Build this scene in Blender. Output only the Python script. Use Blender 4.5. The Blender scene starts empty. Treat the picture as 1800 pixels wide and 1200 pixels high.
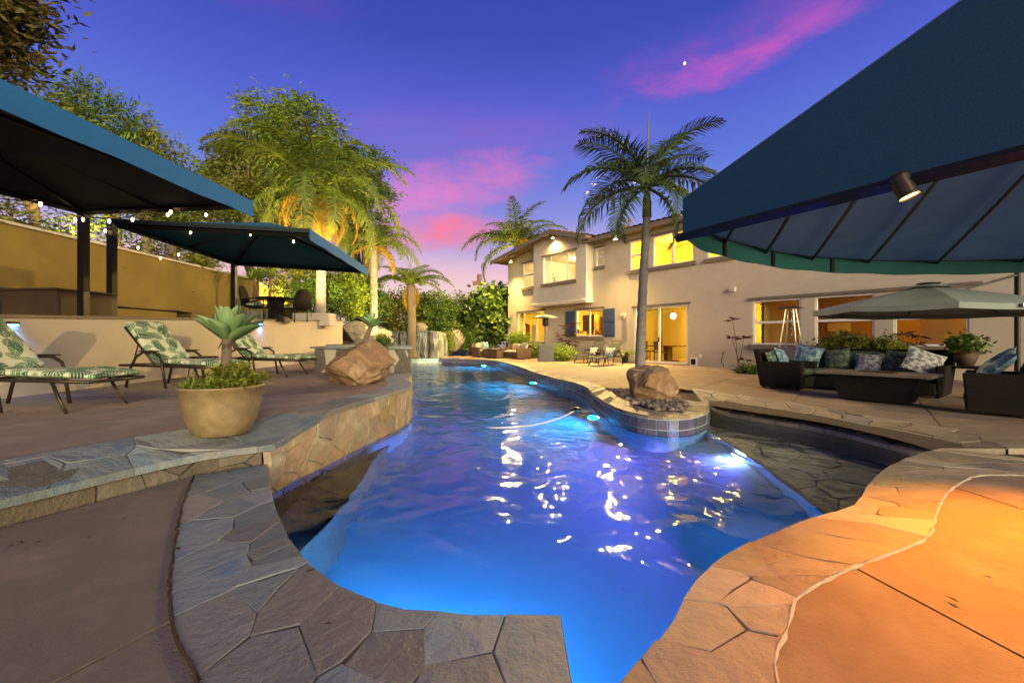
import bpy, bmesh, math, random
from mathutils import Vector, Matrix, Euler, noise
random.seed(11)
D = bpy.data
S = bpy.context.scene
COL = S.collection
PI = math.pi
R = math.radians
F, EYE, HY = 750.0, 1.1, 595.0           # focal length in photo pixels, eye height, horizon row

def P(px, py, z=0.0):                    # point of the photo at height z -> metres
    Y = F * (EYE - z) / (py - HY)
    return Vector(((px - 900) * Y / F, Y, z))

def Q(px, py, Y):                        # point of the photo at distance Y -> metres
    return Vector(((px - 900) * Y / F, Y, EYE - (py - HY) * Y / F))

def lin(r, g, b):
    f = lambda c: (c / 12.92 if c <= .04045 else ((c + .055) / 1.055) ** 2.4)
    return (f(r / 255), f(g / 255), f(b / 255), 1)

# ------------------------------------------------------------------ camera
cam = D.cameras.new('camera'); cam.lens = 15.0; cam.sensor_width = 36.0
cam.shift_y = -5 / 1800; cam.clip_end = 3000; cam.clip_start = .02
co = D.objects.new('camera', cam); COL.objects.link(co)
co.location = (0, 0, EYE); co.rotation_euler = (R(90), 0, 0)
S.camera = co
S.render.engine = 'CYCLES'
S.view_settings.view_transform = 'Standard'; S.view_settings.look = 'None'
S.view_settings.exposure = 0.40; S.view_settings.gamma = 1.0; S.view_settings.use_curve_mapping = False
cy = S.cycles
cy.use_denoising = True
try: cy.denoiser = 'OPENIMAGEDENOISE'
except Exception: pass
cy.max_bounces = 7; cy.diffuse_bounces = 3; cy.glossy_bounces = 3; cy.transmission_bounces = 5; cy.transparent_max_bounces = 12
cy.caustics_reflective = False; cy.caustics_refractive = False
cy.sample_clamp_indirect = 30.0; cy.blur_glossy = .3
cy.use_adaptive_sampling = True; cy.adaptive_threshold = .02

# ------------------------------------------------------------------ node helper
class NT:
    def __init__(s, tree): s.t = tree; s.n = tree.nodes; s.l = tree.links
    def new(s, typ, **kw):
        n = s.n.new(typ)
        for k, v in kw.items(): setattr(n, k, v)
        return n
    def put(s, sock, v):
        if isinstance(v, bpy.types.NodeSocket): s.l.new(v, sock)
        elif v is not None: sock.default_value = v
    def m(s, op, a, b=None, c=None, clamp=False):
        n = s.new('ShaderNodeMath', operation=op, use_clamp=clamp)
        s.put(n.inputs[0], a); s.put(n.inputs[1], b); s.put(n.inputs[2], c)
        return n.outputs[0]
    def mixc(s, f, a, b, blend='MIX'):
        n = s.new('ShaderNodeMix', data_type='RGBA', blend_type=blend)
        s.put(n.inputs[0], f); s.put(n.inputs[6], a); s.put(n.inputs[7], b)
        return n.outputs[2]
    def noise(s, vec, scale, detail=4, rough=.55, dist=0, dim='3D'):
        n = s.new('ShaderNodeTexNoise', noise_dimensions=dim)
        s.put(n.inputs['Vector'], vec); n.inputs['Scale'].default_value = scale
        n.inputs['Detail'].default_value = detail; n.inputs['Roughness'].default_value = rough
        n.inputs['Distortion'].default_value = dist
        return n.outputs[0]
    def ramp(s, f, stops, interp='LINEAR'):
        n = s.new('ShaderNodeValToRGB'); cr = n.color_ramp; cr.interpolation = interp
        while len(cr.elements) < len(stops): cr.elements.new(.5)
        for e, (p, c) in zip(cr.elements, stops):
            e.position = p; e.color = c if len(c) == 4 else (*c, 1)
        s.put(n.inputs[0], f)
        return n.outputs[0]
    def mapr(s, v, a, b, c=0., d=1., kind='SMOOTHSTEP'):
        n = s.new('ShaderNodeMapRange', interpolation_type=kind)
        s.put(n.inputs[0], v)
        for i, x in enumerate((a, b, c, d)): n.inputs[i + 1].default_value = x
        return n.outputs[0]

# ------------------------------------------------------------------ sky
W = D.worlds.new('World'); S.world = W; W.use_nodes = True
w = NT(W.node_tree); w.n.clear()
tc = w.new('ShaderNodeTexCoord'); sx = w.new('ShaderNodeSeparateXYZ'); w.l.new(tc.outputs['Generated'], sx.inputs[0])
el = w.m('MULTIPLY', w.m('ARCSINE', sx.outputs[2]), 180 / PI)
az = w.m('MULTIPLY', w.m('ARCTAN2', sx.outputs[0], sx.outputs[1]), 180 / PI)
cv = w.new('ShaderNodeCombineXYZ'); w.l.new(az, cv.inputs[0]); w.l.new(w.m('MULTIPLY', el, 2.6), cv.inputs[1])
nz = w.noise(cv.outputs[0], .055, 6, .6, .5)
nzf = w.noise(cv.outputs[0], .2, 5, .62, .3)
els = w.m('ADD', el, w.m('MULTIPLY', w.m('SUBTRACT', nz, .5), 3.0))
base = w.ramp(w.m('DIVIDE', els, 90), [(0, lin(244, 220, 192)), (4 / 90, lin(242, 212, 198)), (8.5 / 90, lin(232, 190, 204)), (12 / 90, lin(180, 168, 218)),
     (16 / 90, lin(130, 146, 220)), (21 / 90, lin(96, 120, 212)), (28 / 90, lin(80, 94, 200)), (35 / 90, lin(62, 76, 174)),
     (55 / 90, lin(36, 46, 128)), (1, lin(26, 36, 104))])
violet = w.m('MULTIPLY', w.m('MULTIPLY', w.mapr(w.m('ABSOLUTE', w.m('ADD', az, 8)), 28, 2), w.mapr(el, 34, 20)), w.mapr(el, 9, 16))
col = w.mixc(w.m('MULTIPLY', violet, .30), base, lin(142, 108, 204))
def cloud(col, a0, e0, wa, we, tilt, color, k, edge=1.3, strength=1.0):
    da = w.m('SUBTRACT', az, a0); de = w.m('SUBTRACT', w.m('SUBTRACT', el, e0), w.m('MULTIPLY', da, tilt))
    d = w.m('ADD', w.m('POWER', w.m('ABSOLUTE', w.m('DIVIDE', da, wa)), 2.0), w.m('POWER', w.m('ABSOLUTE', w.m('DIVIDE', de, we)), 2.0))
    v = w.m('ADD', w.m('SUBTRACT', 1.0, d), w.m('ADD', w.m('MULTIPLY', w.m('SUBTRACT', nz, .5), k), w.m('MULTIPLY', w.m('SUBTRACT', nzf, .5), k * .45)))
    return w.mixc(w.m('MULTIPLY', w.mapr(v, 0, edge), strength), col, color)
col = cloud(col, -4, 25.0, 30, 4.2, .03, lin(138, 100, 198), 2.0, 2.0, .75)
col = cloud(col, -32, 35, 14, 2.2, .06, lin(112, 76, 178), 2.0, 1.5, .55)
col = cloud(col, 32, 32.5, 26, 3.2, .10, lin(150, 82, 188), 2.8, 2.2, .9)
col = cloud(col, 27, 29.8, 16, 2.2, .12, lin(210, 92, 190), 3.2, 2.3, 1.0)
col = cloud(col, -9, 18.8, 16, 4.6, .24, lin(230, 122, 190), 2.4, 1.8, 1.0)
col = cloud(col, -14, 16.8, 11, 4.2, 0, lin(214, 140, 205), 1.8, 2.0, .8)
col = cloud(col, -9.5, 13.8, 12, 3.3, .10, lin(250, 124, 146), 2.2, 1.7, 1.0)
col = cloud(col, -18, 12.5, 8, 2.4, .0, lin(236, 150, 180), 2.0, 1.4, .7)
col = cloud(col, 75, 26, 30, 4, .0, lin(150, 84, 186), 2.4, 1.6, .6)
col = cloud(col, -120, 30, 40, 4, .0, lin(140, 84, 186), 2.4, 1.6, .6)
col = cloud(col, 150, 24, 40, 4, .0, lin(150, 90, 190), 2.4, 1.6, .6)
below = w.mapr(el, -2, 0)
col = w.mixc(below, lin(70, 62, 60), col)
bg = w.new('ShaderNodeBackground'); w.l.new(col, bg.inputs[0]); bg.inputs[1].default_value = .82
wo = w.new('ShaderNodeOutputWorld'); w.l.new(bg.outputs[0], wo.inputs[0])

# ------------------------------------------------------------------ very soft warm fill sun, added behind the camera
def aim(o, frm, to):
    o.location = frm; o.rotation_euler = (Vector(to) - Vector(frm)).to_track_quat('-Z', 'Y').to_euler()
sun = D.lights.new('sun', 'SUN'); sun.energy = 5.0; sun.angle = R(36); sun.color = (1.0, .82, .42)
so = D.objects.new('sun', sun); COL.objects.link(so); aim(so, (3.4, -9.0, 1.75), (0, 0, 0))

# ------------------------------------------------------------------ lamps the place has
def lamp(kind, name, loc, watts, color, to=None, size=45, blend=.5, radius=.05, parent=None):
    l = D.lights.new(name, kind); l.energy = watts; l.color = color
    if kind != 'AREA': l.shadow_soft_size = radius
    if kind == 'SPOT': l.spot_size = R(size); l.spot_blend = blend
    o = D.objects.new(name, l); COL.objects.link(o)
    if to is not None: aim(o, loc, to)
    else: o.location = loc
    return o
WARM = (1.0, .60, .20)
YEL = (1.0, .60, .055)
BLUE = (.03, .20, 1.0)

# ------------------------------------------------------------------ materials
MATS = {}
def mat(name, c1, c2=None, scale=6., rough=.65, bump=0., bscale=None, rand=0., metal=0., spec=.4, island=0., detail=5, c3=None, trans=0., stretch=None, coord='Object', alt=None):
    m = D.materials.new(name); m.use_nodes = True
    t = NT(m.node_tree); b = t.n['Principled BSDF']
    tcn = t.new('ShaderNodeTexCoord'); vec = tcn.outputs[coord]
    if stretch:
        mp = t.new('ShaderNodeMapping'); mp.inputs['Scale'].default_value = stretch; t.l.new(vec, mp.inputs[0]); vec = mp.outputs[0]
    c1 = (*c1, 1) if len(c1) == 3 else c1
    if c2 is None: c2 = tuple(x * .8 for x in c1[:3])
    c2 = (*c2, 1) if len(c2) == 3 else c2
    n1 = t.noise(vec, scale, detail, .6, .3)
    stops = [(.32, c1), (.68, c2)] if c3 is None else [(.28, c1), (.5, c2), (.72, (*c3[:3], 1))]
    c = t.ramp(n1, stops)
    if alt:
        oa = t.new('ShaderNodeObjectInfo'); ra_ = t.m('FRACT', t.m('MULTIPLY', oa.outputs['Random'], 13.7))
        c = t.mixc(t.mapr(ra_, .6, 1.0, 0, .75), c, t.mixc(n1, (*alt, 1), tuple(q * .6 for q in alt) + (1,)))
    if rand:
        oi = t.new('ShaderNodeObjectInfo'); hs = t.new('ShaderNodeHueSaturation')
        t.put(hs.inputs['Value'], t.m('ADD', 1 - rand, t.m('MULTIPLY', oi.outputs['Random'], 2 * rand)))
        t.put(hs.inputs['Hue'], t.m('ADD', .5 - rand * .06, t.m('MULTIPLY', t.m('FRACT', t.m('MULTIPLY', oi.outputs['Random'], 7.3)), rand * .12)))
        t.put(hs.inputs['Saturation'], t.m('ADD', .7, t.m('MULTIPLY', t.m('FRACT', t.m('MULTIPLY', oi.outputs['Random'], 3.7)), .6)))
        t.l.new(c, hs.inputs['Color']); c = hs.outputs[0]
    if island:
        g = t.new('ShaderNodeNewGeometry'); hs = t.new('ShaderNodeHueSaturation')
        rp = g.outputs['Random Per Island']
        t.put(hs.inputs['Value'], t.m('ADD', 1 - island, t.m('MULTIPLY', rp, 2 * island)))
        t.put(hs.inputs['Hue'], t.m('ADD', .5 - island * .05, t.m('MULTIPLY', t.m('FRACT', t.m('MULTIPLY', rp, 5.7)), island * .08)))
        t.l.new(c, hs.inputs['Color']); c = hs.outputs[0]
    t.l.new(c, b.inputs['Base Color'])
    b.inputs['Roughness'].default_value = rough; b.inputs['Metallic'].default_value = metal
    b.inputs['Specular IOR Level'].default_value = spec
    if bump:
        bn = t.new('ShaderNodeBump'); bn.inputs['Strength'].default_value = bump; bn.inputs['Distance'].default_value = .02
        t.l.new(t.noise(vec, bscale or scale * 4, 6, .65), bn.inputs['Height']); t.l.new(bn.outputs[0], b.inputs['Normal'])
    if trans:
        tr = t.new('ShaderNodeBsdfTranslucent'); t.l.new(c, tr.inputs[0])
        mx = t.new('ShaderNodeMixShader'); mx.inputs[0].default_value = trans
        out = t.n['Material Output']
        t.l.new(b.outputs[0], mx.inputs[1]); t.l.new(tr.outputs[0], mx.inputs[2]); t.l.new(mx.outputs[0], out.inputs[0])
    MATS[name] = m
    return m

def emit(name, color, strength):
    m = D.materials.new(name); m.use_nodes = True; t = NT(m.node_tree); b = t.n['Principled BSDF']
    b.inputs['Base Color'].default_value = (.8, .8, .8, 1)
    b.inputs['Emission Color'].default_value = (*color[:3], 1); b.inputs['Emission Strength'].default_value = strength
    return m

concrete = mat('concrete', (.30, .22, .165), (.225, .165, .125), 1.6, .75, .45, 70, rand=.05, c3=(.35, .265, .205), detail=12)
warmcon = mat('lamp_tinted_concrete', (.30, .205, .12), (.235, .155, .09), 1.6, .75, .45, 70, rand=.04, c3=(.34, .24, .145), detail=12)  # tan concrete with the awning lamp's orange light worked into its colour
deckcon = mat('deck_concrete', (.27, .205, .18), (.20, .155, .14), 1.6, .75, .45, 70, rand=.05, c3=(.31, .24, .21), detail=12)
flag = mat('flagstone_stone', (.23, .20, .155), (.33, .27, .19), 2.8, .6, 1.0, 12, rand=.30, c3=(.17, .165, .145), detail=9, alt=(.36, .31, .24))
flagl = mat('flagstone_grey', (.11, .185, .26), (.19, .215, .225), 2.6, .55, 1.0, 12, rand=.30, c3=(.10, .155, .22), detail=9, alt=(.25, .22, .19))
slatecon = mat('grey_concrete', (.21, .175, .15), (.155, .13, .115), 1.7, .75, .45, 70, rand=.05, c3=(.245, .205, .175), detail=12)
mortar = mat('mortar', (.12, .11, .10), (.08, .075, .07), 12, .9, .6, 60)
whitemortar = mat('white_joint', (.46, .40, .31), (.32, .28, .22), 12, .9, .6, 60)
wallstone = mat('wall_stone', (.42, .31, .19), (.31, .23, .155), 3.5, .65, .9, 13, rand=.22, c3=(.46, .40, .30))
darkstone = mat('riser_stone', (.10, .085, .07), (.16, .13, .10), 4, .8, 1.0, 16, rand=.25)
soil = mat('soil', (.07, .05, .035), (.10, .075, .05), 5, .95, .8, 30)
plaster = mat('pool_plaster', (.46, .70, .80), (.38, .62, .76), .8, .6, .1, 20)
shelfstone = mat('shelf_stone', (.20, .185, .12), (.27, .24, .16), 3.5, .7, .6, 14, rand=.3)
tilemat = mat('glazed_tile', (.09, .10, .18), (.15, .14, .22), 8, .25, .15, 40, rand=.35, spec=.6)
stucco = mat('stucco', (.56, .49, .375), (.51, .445, .34), 2.0, .9, .35, 90)
stuccolt = mat('stucco_light', (.58, .53, .46), (.54, .49, .42), 2.0, .9, .3, 90)
cream = mat('cream_stucco', (.52, .47, .39), (.46, .41, .34), 1.2, .9, .35, 80)
yellowst = mat('ochre_stucco', (.225, .165, .038), (.17, .12, .028), .9, .9, .3, 60)
trim = mat('brown_trim', (.21, .17, .125), None, 4, .8, .2, 60)
white = mat('white_frame', (.78, .77, .74), (.72, .71, .68), 3, .4)
rooftile = mat('roof_tile', (.24, .13, .085), (.32, .19, .13), 2.5, .8, .4, 30, island=.2)
slateblue = mat('shutter_paint', (.055, .085, .16), (.045, .07, .14), 5, .5, .1)
canvas = mat('navy_canvas', (.006, .125, .36), (.005, .105, .31), 3, .85, .25, 220, trans=.0)
canvasu = mat('teal_canvas', (.02, .13, .20), (.016, .105, .17), 2, .85, .2, 220, trans=.20)
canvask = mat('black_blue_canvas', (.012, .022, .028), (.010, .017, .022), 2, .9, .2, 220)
blackmetal = mat('black_metal', (.012, .013, .014), None, 6, .45, metal=.3)
bronze = mat('bronze_metal', (.035, .026, .02), (.05, .036, .026), 6, .4, metal=.5)
steel = mat('brushed_steel', (.33, .33, .33), (.26, .26, .26), 6, .38, metal=.9)
rockm = mat('boulder_rock', (.33, .20, .105), (.19, .115, .065), 3.2, .8, 1.0, 11, c3=(.42, .31, .21), detail=9)
beachwall = mat('wet_wall_stone', (.085, .08, .055), (.12, .11, .075), 4, .5, .6, 14)
rockg = mat('grey_rock', (.30, .25, .20), (.20, .17, .14), 2.6, .8, 1.0, 9, c3=(.38, .31, .24))
potm = mat('glazed_pot', (.29, .21, .105), (.20, .145, .075), 4, .42, .25, 30, c3=(.33, .25, .14), detail=10)
leafm = mat('leaf', (.15, .25, .022), (.20, .28, .03), .5, .5, island=.45, trans=.35)
leafd = mat('leaf_dark', (.06, .125, .018), (.10, .17, .024), .6, .5, island=.45, trans=.3)
leafy = mat('leaf_yellow', (.18, .195, .02), (.12, .165, .025), .5, .5, island=.45, trans=.35)
leafb = mat('leaf_big', (.06, .12, .02), (.10, .155, .025), .8, .4, island=.4, trans=.25)
leafr = mat('leaf_red', (.10, .03, .025), (.07, .045, .03), .8, .45, island=.4, trans=.15)
frondm = mat('frond_green', (.10, .155, .022), (.15, .19, .03), 1.2, .5, island=.3, trans=.2)
frondy = mat('frond_yellow', (.30, .20, .02), (.34, .22, .022), 1.2, .55, island=.3, trans=.25)
frondd = mat('frond_dark', (.045, .09, .03), (.075, .12, .032), 1.2, .5, island=.3, trans=.15)
barkm = mat('bark', (.16, .12, .085), (.10, .075, .055), 3, .9, .9, 12, stretch=(1, 1, .3))
barkp = mat('palm_bark', (.26, .24, .23), (.18, .165, .16), 2, .85, .7, 14, stretch=(1, 1, 5))
shaftm = mat('crownshaft_skin', (.13, .16, .05), (.10, .13, .04), 3, .45)
agavem = mat('agave_leaf', (.16, .28, .12), (.21, .34, .16), 3, .45, island=.1)
wicker = mat('wicker', (.011, .009, .010), (.022, .018, .018), 40, .7, 1.0, 130, spec=.12)
wickerb = mat('brown_wicker', (.085, .05, .033), (.13, .08, .05), 40, .6, 1.0, 130)
cushg = mat('beige_cushion', (.46, .36, .25), (.42, .33, .23), 4, .9, .2, 120)
cushd = mat('green_cushion', (.035, .065, .05), (.02, .04, .035), 5, .9, .2, 120, c3=(.16, .2, .16))
sling = mat('charcoal_sling', (.022, .025, .03), (.03, .034, .038), 30, .8, .3, 200)
brownbox = mat('brown_panel', (.085, .05, .032), (.06, .036, .024), 3, .7, .2, 40)
greybox = mat('grey_cabinet', (.10, .11, .115), (.08, .09, .095), 4, .5)
umbm = mat('grey_umbrella_cloth', (.24, .29, .33), (.21, .255, .29), 2, .9, .2, 160)
ceilm = mat('room_paint', (.78, .68, .45), (.75, .65, .42), 1, .9)
woodf = mat('room_floor', (.45, .32, .17), (.38, .26, .13), 3, .4)
woodd = mat('dark_wood', (.11, .05, .02), (.16, .075, .03), 3, .5, stretch=(1, 1, .2))
clothr = mat('red_curtain', (.45, .14, .03), (.38, .11, .03), 3, .9)
black = mat('black_void', (.01, .01, .01), None, 3, .8)
gravel = mat('pebble', (.24, .20, .165), (.15, .125, .11), 7, .8, .5, 30, island=.5)
leaflitter = mat('dry_leaf', (.05, .03, .02), (.03, .02, .015), 10, .9)
whiteplastic = mat('white_plastic', (.75, .75, .73), None, 5, .4)

def leafprint(name, bg, cols, sc, blue=False):
    m = D.materials.new(name); m.use_nodes = True; t = NT(m.node_tree); b = t.n['Principled BSDF']
    tcn = t.new('ShaderNodeTexCoord'); c = None
    nzz = t.noise(tcn.outputs['Object'], 3, 3)
    c = t.mixc(nzz, bg, tuple(x * .8 for x in bg[:3]) + (1,))
    for k, (cc, off, s2) in enumerate(cols):
        mp = t.new('ShaderNodeMapping'); mp.inputs['Location'].default_value = off; mp.inputs['Scale'].default_value = (sc * s2, sc * s2, sc * s2 * .6)
        t.l.new(tcn.outputs['Object'], mp.inputs[0])
        v = t.new('ShaderNodeTexVoronoi', voronoi_dimensions='2D', feature='F1'); v.inputs['Scale'].default_value = 1
        v.inputs['Randomness'].default_value = .75
        t.l.new(mp.outputs[0], v.inputs['Vector'])
        sub = t.new('ShaderNodeVectorMath', operation='SUBTRACT'); t.l.new(mp.outputs[0], sub.inputs[0]); t.l.new(v.outputs['Position'], sub.inputs[1])
        sp = t.new('ShaderNodeSeparateColor'); t.l.new(v.outputs['Color'], sp.inputs[0])
        vr = t.new('ShaderNodeVectorRotate', rotation_type='Z_AXIS'); t.l.new(sub.outputs[0], vr.inputs['Vector'])
        t.put(vr.inputs['Angle'], t.m('MULTIPLY', sp.outputs[0], 6.28))
        s3 = t.new('ShaderNodeSeparateXYZ'); t.l.new(vr.outputs[0], s3.inputs[0])
        x, y = s3.outputs[0], t.m('ABSOLUTE', s3.outputs[1])
        edge = t.m('SUBTRACT', t.m('SUBTRACT', 1, t.m('POWER', t.m('ABSOLUTE', t.m('DIVIDE', x, .50)), 2)), t.m('DIVIDE', y, .26))
        vein = t.m('SINE', t.m('MULTIPLY', t.m('SUBTRACT', x, t.m('MULTIPLY', y, .9)), 46))
        mask = t.m('MULTIPLY', t.mapr(edge, 0, .08), t.mapr(vein, -.75, -.2, .3, 1))
        mid = t.mapr(y, .004, .016)
        c = t.mixc(t.m('MULTIPLY', mask, mid), c, t.mixc(sp.outputs[1], cc, tuple(q * .45 for q in cc[:3]) + (1,)))
    t.l.new(c, b.inputs['Base Color']); b.inputs['Roughness'].default_value = .9
    bn = t.new('ShaderNodeBump'); bn.inputs['Strength'].default_value = .35; bn.inputs['Distance'].default_value = .03
    t.l.new(t.noise(tcn.outputs['Object'], 7, 3), bn.inputs['Height']); t.l.new(bn.outputs[0], b.inputs['Normal'])
    return m
floral = leafprint('tropical_leaf_print', (.55, .58, .46, 1), [((.08, .22, .09, 1), (0, 0, 0), 1.0), ((.03, .10, .06, 1), (3.3, 1.7, 0), 1.15), ((.12, .26, .12, 1), (7.1, 4.2, 0), 1.5)], 3.6)
bluepr = leafprint('blue_leaf_print', (.30, .42, .50, 1), [((.03, .14, .30, 1), (0, 0, 0), 1.0), ((.02, .09, .22, 1), (2.3, 4.7, 0), 1.2), ((.10, .25, .38, 1), (5.1, 1.2, 0), 1.6)], 5.5)
greypr = leafprint('grey_leaf_print', (.36, .37, .42, 1), [((.07, .08, .12, 1), (0, 0, 0), 1.0), ((.11, .12, .17, 1), (2.3, 4.7, 0), 1.4)], 8)
greenpr = leafprint('green_leaf_print', (.05, .09, .07, 1), [((.12, .19, .13, 1), (0, 0, 0), 1.0), ((.02, .05, .03, 1), (2.3, 4.7, 0), 1.3), ((.2, .24, .19, 1), (1.3, .7, 0), 2.1)], 5)
whitepr = leafprint('white_black_print', (.55, .56, .52, 1), [((.05, .05, .05, 1), (0, 0, 0), 1.0)], 9)

def glassm(name, tint=(.93, .95, .95, 1)):
    m = D.materials.new(name); m.use_nodes = True; t = NT(m.node_tree); t.n.remove(t.n['Principled BSDF'])
    tr = t.new('ShaderNodeBsdfTransparent'); tr.inputs[0].default_value = tint
    gl = t.new('ShaderNodeBsdfGlossy'); gl.inputs['Roughness'].default_value = .03
    fr = t.new('ShaderNodeFresnel'); fr.inputs[0].default_value = 1.45
    mx = t.new('ShaderNodeMixShader'); g_ = t.new('ShaderNodeNewGeometry'); t.put(mx.inputs[0], t.m('MULTIPLY', fr.outputs[0], t.m('SUBTRACT', 1, g_.outputs['Backfacing']))); t.l.new(tr.outputs[0], mx.inputs[1]); t.l.new(gl.outputs[0], mx.inputs[2])
    t.l.new(mx.outputs[0], t.n['Material Output'].inputs[0])
    return m
glass = glassm('window_glass')
glassd = glassm('heater_glass', (.80, .82, .82, 1))

# pool water: a real refracting surface with ripples
def water_mat(name, clear):
  waterm = D.materials.new(name); waterm.use_nodes = True
  t = NT(waterm.node_tree); t.n.remove(t.n['Principled BSDF'])
  rfr = t.new('ShaderNodeBsdfRefraction'); rfr.inputs['IOR'].default_value = 1.33; rfr.inputs['Roughness'].default_value = .01; rfr.inputs[0].default_value = (.70, .92, 1, 1)
  trn = t.new('ShaderNodeBsdfTransparent'); trn.inputs[0].default_value = (.80, .92, 1, 1)
  gls = t.new('ShaderNodeBsdfGlossy'); gls.inputs['Roughness'].default_value = .045
  frs = t.new('ShaderNodeFresnel'); frs.inputs[0].default_value = 1.33
  mxa = t.new('ShaderNodeMixShader'); mxa.inputs[0].default_value = clear; mxb = t.new('ShaderNodeMixShader')
  t.l.new(rfr.outputs[0], mxa.inputs[1]); t.l.new(trn.outputs[0], mxa.inputs[2]); gb_ = t.new('ShaderNodeNewGeometry'); t.put(mxb.inputs[0], t.m('MULTIPLY', frs.outputs[0], t.m('SUBTRACT', 1, gb_.outputs['Backfacing'])))
  t.l.new(mxa.outputs[0], mxb.inputs[1]); t.l.new(gls.outputs[0], mxb.inputs[2]); t.l.new(mxb.outputs[0], t.n['Material Output'].inputs[0])
  tcn = t.new('ShaderNodeTexCoord')
  mp = t.new('ShaderNodeMapping'); mp.inputs['Scale'].default_value = (1.0, .8, 1); t.l.new(tcn.outputs['Object'], mp.inputs[0])
  n1 = t.noise(mp.outputs[0], 1.5, 2, .5, .8); n2 = t.noise(mp.outputs[0], 4.2, 2, .5, .5); n3 = t.noise(mp.outputs[0], 16, 2, .5, .3)
  patch = t.mapr(t.noise(mp.outputs[0], .35, 1), .4, .65, .25, 1.)
  hgt = t.m('ADD', t.m('MULTIPLY', n1, 1.0), t.m('ADD', t.m('MULTIPLY', n2, .24), t.m('MULTIPLY', t.m('MULTIPLY', n3, .022), patch)))
  bn = t.new('ShaderNodeBump'); bn.inputs['Strength'].default_value = .5; bn.inputs['Distance'].default_value = .10
  t.l.new(hgt, bn.inputs['Height'])
  for q in (rfr, gls, frs): t.l.new(bn.outputs[0], q.inputs['Normal'])
  return waterm
waterm = water_mat('deep_water_surface', 0.0); shallowm = water_mat('shallow_water_surface', 1.0)

# falling water veil
veilm = D.materials.new('falling_water'); veilm.use_nodes = True
t = NT(veilm.node_tree); b = t.n['Principled BSDF']; b.inputs['Base Color'].default_value = (.75, .8, .82, 1); b.inputs['Roughness'].default_value = .15
tcn = t.new('ShaderNodeTexCoord'); mp = t.new('ShaderNodeMapping'); mp.inputs['Scale'].default_value = (9, 9, .5); t.l.new(tcn.outputs['Object'], mp.inputs[0])
tr = t.new('ShaderNodeBsdfTransparent'); mx = t.new('ShaderNodeMixShader')
t.put(mx.inputs[0], t.mapr(t.noise(mp.outputs[0], 1.6, 5, .7), .42, .72, .05, .85))
t.l.new(tr.outputs[0], mx.inputs[1]); t.l.new(b.outputs[0], mx.inputs[2]); t.l.new(mx.outputs[0], t.n['Material Output'].inputs[0])

# ------------------------------------------------------------------ object helpers
CH = {}
def link(o, parent=None):
    COL.objects.link(o)
    if parent is not None:
        o.parent = parent; CH.setdefault(parent.name, []).append(o)
    return o
def tag(o, label=None, cat=None, group=None, kind=None):
    for k, v in (('label', label), ('category', cat), ('group', group), ('kind', kind)):
        if v: o[k] = v
    return o
def thing(name, label, cat, loc=(0, 0, 0), rz=0., group=None):
    o = D.objects.new(name, None); o.empty_display_size = .2
    o.location = loc; o.rotation_euler = (0, 0, rz); link(o)
    return tag(o, label, cat, group)
def clone(o, loc=None, rz=None, label=None, group=None, parent=None, top=True):
    c = o.copy(); link(c, parent)
    if top:
        if loc is not None: c.location = loc
        if rz is not None: c.rotation_euler = (0, 0, rz)
        tag(c, label, None, group)
    for ch in CH.get(o.name, []): clone(ch, parent=c, top=False)
    return c
def inst(src, parent, name, loc=(0, 0, 0), rot=(0, 0, 0), scale=1.):
    o = D.objects.new(name, src); o.location = loc; o.rotation_euler = rot
    o.scale = scale if hasattr(scale, '__len__') else (scale,) * 3
    return link(o, parent)

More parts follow.
